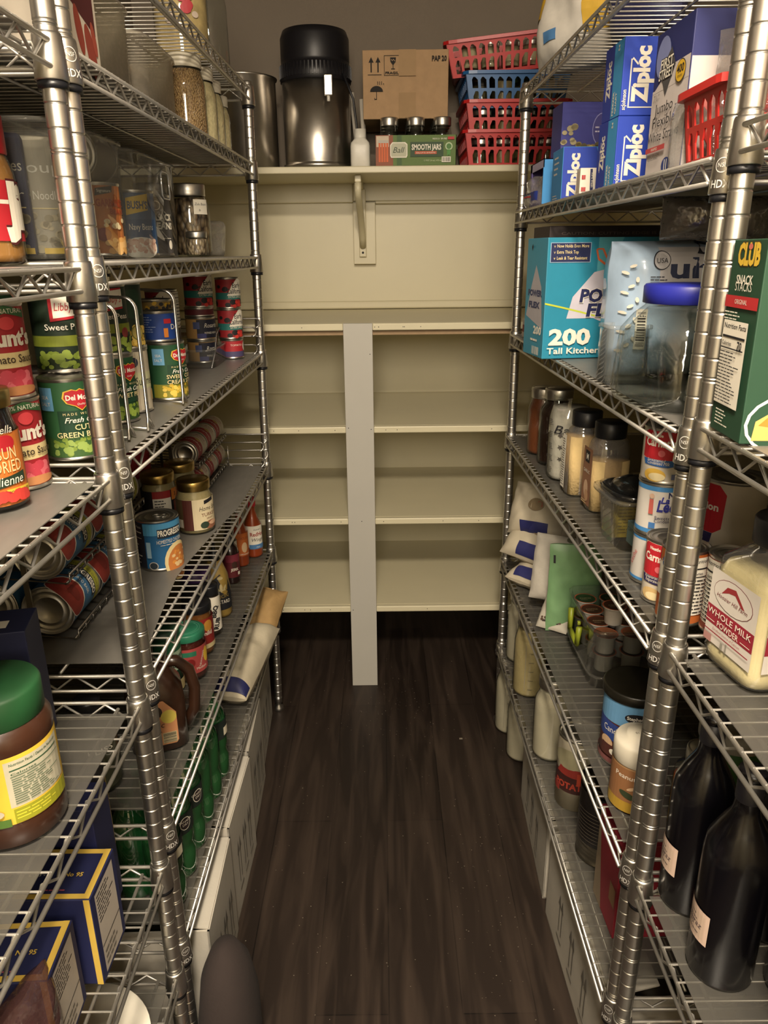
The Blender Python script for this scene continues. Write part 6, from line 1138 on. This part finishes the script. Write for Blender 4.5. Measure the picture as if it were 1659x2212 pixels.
# canning jar pack
JX, JY = .112, 2.70
t = thing('jar_carton', 'green open tray of twelve new canning jars under the fragile box', 'box', (JX, JY, ts)); g = G(); w_, d_, h_ = .252, .255, .088; GC = K('#56702e')
g.box(-w_ / 2, -d_ / 2, 0, w_ / 2, d_ / 2, .002, GC); g.box(-w_ / 2, -d_ / 2, 0, w_ / 2, -d_ / 2 + .002, h_, GC); g.box(-w_ / 2, d_ / 2 - .002, 0, w_ / 2, d_ / 2, h_, GC); g.box(-w_ / 2, -d_ / 2, 0, -w_ / 2 + .002, d_ / 2, h_, GC); g.box(w_ / 2 - .002, -d_ / 2, 0, w_ / 2, d_ / 2, h_, GC)
I = Ink(g, planef((0, -d_ / 2, 0), (1, 0, 0), (0, 0, 1)), l0=.0005)
I.rect(-.126, .0, -.072, .088, K('#8a4a2c')); I.rect(-.124, .055, -.085, .086, K('#c9b8a0')); 
for q in range(4): I.rect(-.117 + .008 * q, .012, -.111 + .008 * q, .066, K('#d0602c'))
I.rect(-.118, .066, -.086, .074, K('#b8b0a4')); I.rect(-.060, .0, -.045, .088, K('#3a5a26')); I.poly([(-.078, .024), (-.030, .024), (-.027, .030), (-.027, .062), (-.034, .068), (-.074, .068), (-.081, .060), (-.081, .030)], W_); I.poly([(-.076, .027), (-.032, .027), (-.030, .032), (-.030, .060), (-.036, .065), (-.073, .065), (-.078, .058), (-.078, .031)], K('#b8b8a0')); I.text('Ball', -.054, .038, .017, K('#2a3a28'), w=.036, shear=.3)
I.rect(-.018, .026, .085, .068, K('#24421f')); I.text('SMOOTH JARS', .032, .046, .016, W_, w=.092, bold=.03); I.rect(-.004, .0335, .064, .042, K('#b5522c')); I.text('SEALS UP TO 18 MONTHS', .03, .0355, .004, W_, w=.06); I.text('12 PINT (16 oz) | 473 mL', .052, .013, .005, K('#c9d0a8'), w=.055); I.ell(.102, .055, .0115, .0115, K('#b8c8a0')); I.ell(.102, .055, .008, .008, K('#4a7a38')); I.poly([(.096, .046), (.108, .046), (.106, .026), (.102, .032), (.097, .026)], K('#4a8a3a')); I.rect(.080, .010, .108, .026, W_); I.bars(.082, .012, .106, .024, BK); I.text('MADE IN U.S.A.', .062, .074, .005, W_, w=.022); I.text('BPA FREE', .086, .074, .005, W_, w=.018); I.rect(.098, .074, .118, .082, RED); g.obj('printed_tray', t)
EMP = clear('dark_empty_glass', '#dfe4e0', .09)
for r_ in range(4):
    for c_ in range(3):
        jar('empty canning jar in the green tray, %s row, %s' % (('front', 'second', 'third', 'back')[r_], ('left', 'middle', 'right')[c_]), JX - .083 + .083 * c_, JY - .093 + .062 * r_, ts + .0025, .0305 if 0 else .0300, .138, None, neck=.88, name='canning_jar', group='empty canning jars in the green tray')
def d_frag(I, w, h):
    k = K('#1c1814', .8)
    for a in (-.40, -.32): I.poly([(w * a - .008, h * .82), (w * a + .008, h * .82), (w * a, h * .90)], k); I.rect(w * a - .002, h * .68, w * a + .002, h * .83, k)
    I.rect(-w * .44, h * .64, -w * .28, h * .65, k)
    x0, y0, x1, y1 = -w * .25, h * .63, -w * .04, h * .92
    for q in ((x0, y0, x1, y0 + .0015), (x0, y1 - .0015, x1, y1), (x0, y0, x0 + .0015, y1), (x1 - .0015, y0, x1, y1)): I.rect(*q, k)
    cx = (x0 + x1) / 2; I.poly([(cx - .009, y1 - .006), (cx + .009, y1 - .006), (cx + .008, y1 - .018), (cx + .001, y1 - .026), (cx - .001, y1 - .026), (cx - .008, y1 - .018)], k); I.poly([(cx - .006, y1 - .012), (cx - .002, y1 - .016), (cx + .001, y1 - .012), (cx + .006, y1 - .017), (cx + .006, y1 - .015), (cx + .001, y1 - .010), (cx - .002, y1 - .014), (cx - .006, y1 - .010)], K('#a98a66')); I.rect(cx - .001, y1 - .036, cx + .001, y1 - .024, k); I.rect(cx - .006, y1 - .038, cx + .006, y1 - .036, k)
    I.text('FRAGILE', cx, y0 + .004, .007, k, w=(x1 - x0) * .86, bold=.03)
    ux, uy = -w * .34, h * .40; I.poly([(ux + .020 * cos(pi * q / 10), uy + .016 * sin(pi * q / 10)) for q in range(11)], k); I.rect(ux - .001, uy - .020, ux + .001, uy, k); I.rect(ux - .007, uy - .022, ux + .001, uy - .020, k); I.rect(ux - .007, uy - .022, ux - .0055, uy - .017, k)
    for q in range(7): I.ell(ux + .004 + .006 * (q % 4), uy + .021 + .005 * (q // 4), .0012, .002, k, 6)
    I.text('PAP 20', w * .39, h * .83, .014, k, w=w * .17, bold=.03, cond=.7); I.rect(-w * .08, h * .62, w * .12, h - .001, K('#a18460', .8)); I.rect(-w * .08, .001, w * .12, h * .38, K('#9f825e', .8))
    I.rect(-w * .0, .002, w * .01, .003, k)
carton('brown cardboard box marked fragile resting on the canning jars', .083, 2.752, ts + .1405, .265, .26, .190, D(-1), KRAFT, {'F': d_frag}, name='cardboard_box', bev=.002)
# stacked baskets
RB, BB = K('#b81f1f', .4), K('#1f5a92', .35)
BW, BD = .325, .27
bxx, byy = .428, 2.735
specs = [('red plastic basket of canning jars, lowest in the stack on the wall shelf', 0, RB, 0), ('red plastic basket of canning jars, second in the stack on the wall shelf', .0835, RB, .002), ('blue plastic basket of canning jars, third in the stack on the wall shelf', .167, BB, -.002)]
for i, (lb, dz, m_, dx) in enumerate(specs):
    basket(lb, bxx + dx, byy, ts + dz, BW, BD, .105 if i < 2 else .10, 0, m_, cols=(11, 9))
    for r_ in range(3):
        for c_ in range(4):
            jar('short canning jar inside the %s basket' % ('lowest red', 'second red', 'blue')[i], bxx + dx - .105 + .07 * c_, byy - .085 + .075 * r_, ts + dz + .003, .031, .0795 if i < 2 else .105, (None, mat('jar_food', '#6a5a38', .5))[(r_ + c_) % 2], .7, neck=.88, name='canning_jar', group='short jars inside the %s basket' % ('lowest red', 'second red', 'blue')[i], lid=GOLD if (i == 2 and c_ == 3) else (K('#5a7a4a') if (i == 2 and c_ == 2) else TIN))
basket('red plastic basket tilted on top of the blue basket of jars', .385, byy + .01, ts + .278, BW, BD, .10, 0, RB, rot=(D(6), D(-4.5), D(-6)), cols=(11, 9))
for c_ in range(4):
    jar('pale jar inside the tilted top red basket', .385 - .10 + .066 * c_, byy - .05 + .012 * c_, ts + .2835 + .0052 * c_, .029, .075, mat('pale_food', '#b5a684', .6), .8, neck=.88, name='canning_jar', group='pale jars inside the tilted red basket')
# ------------------------------------------------------------------ light and camera
def area(name, loc, size, power, col, rot=(0, 0, 0), sy=None):
    l = bpy.data.lights.new(name, 'AREA'); l.energy = power; l.color = col; l.shape = 'DISK' if sy is None else 'RECTANGLE'; l.size = size
    if sy: l.size_y = sy
    o = bpy.data.objects.new(name, l); COL.objects.link(o); o.location = loc; o.rotation_euler = rot; return o
fx = thing('ceiling_light', 'round frosted ceiling light above the aisle', 'light', (0.0, -.1, ZC))
g = G(); g.lathe([(0, 0), (.15, 0), (.15, -.03), (.14, -.03), (.14, -.001), (0, -.001)], WHITEP, 40); g.obj('base', fx)
em = bpy.data.materials.new('lit_diffuser'); em.use_nodes = True
e = em.node_tree.nodes.new('ShaderNodeEmission'); e.inputs[0].default_value = (1, .855, .675, 1); e.inputs[1].default_value = 360
em.node_tree.links.new(e.outputs[0], em.node_tree.nodes['Material Output'].inputs[0])
g = G(); g.lathe([(.138, -.004), (.138, -.035), (.12, -.055), (.07, -.068), (0, -.072)], em, 40); g.obj('diffuser', fx)
area('fill_light', (0.0, -1.05, 2.0), .7, 36, (1, .88, .73), (radians(74), 0, 0), .7)  # added fill lamp behind the camera to light the fronts; no real fixture
w = bpy.data.worlds.new('world'); SC.world = w; w.use_nodes = True
w.node_tree.nodes['Background'].inputs[0].default_value = (1, .85, .68, 1); w.node_tree.nodes['Background'].inputs[1].default_value = .0

cd = bpy.data.cameras.new('camera'); cam = bpy.data.objects.new('camera', cd); COL.objects.link(cam)
cd.sensor_fit = 'HORIZONTAL'; cd.sensor_width = 36; cd.lens = 36 * 1613.2 / 1659; cd.clip_start = .02
pitch, yaw, roll = .3340, 0.0, -.0105
Fv = Vector((sin(yaw) * cos(pitch), cos(yaw) * cos(pitch), -sin(pitch))); Rv = Vector((cos(yaw), -sin(yaw), 0)); Uv = Rv.cross(Fv)
R2 = Rv * cos(roll) + Uv * sin(roll); U2 = Uv * cos(roll) - Rv * sin(roll)
cam.matrix_world = Matrix(((R2.x, U2.x, -Fv.x, 0), (R2.y, U2.y, -Fv.y, 0), (R2.z, U2.z, -Fv.z, 1.4637), (0, 0, 0, 1)))
SC.camera = cam
vs = SC.view_settings; vs.view_transform = 'Standard'; vs.look = 'None'; vs.gamma = 1; vs.use_curve_mapping = False; vs.exposure = 0.22
SC.cycles.max_bounces = 12; SC.cycles.transparent_max_bounces = 40
SC.cycles.caustics_reflective = False; SC.cycles.caustics_refractive = False; SC.cycles.sample_clamp_indirect = 4
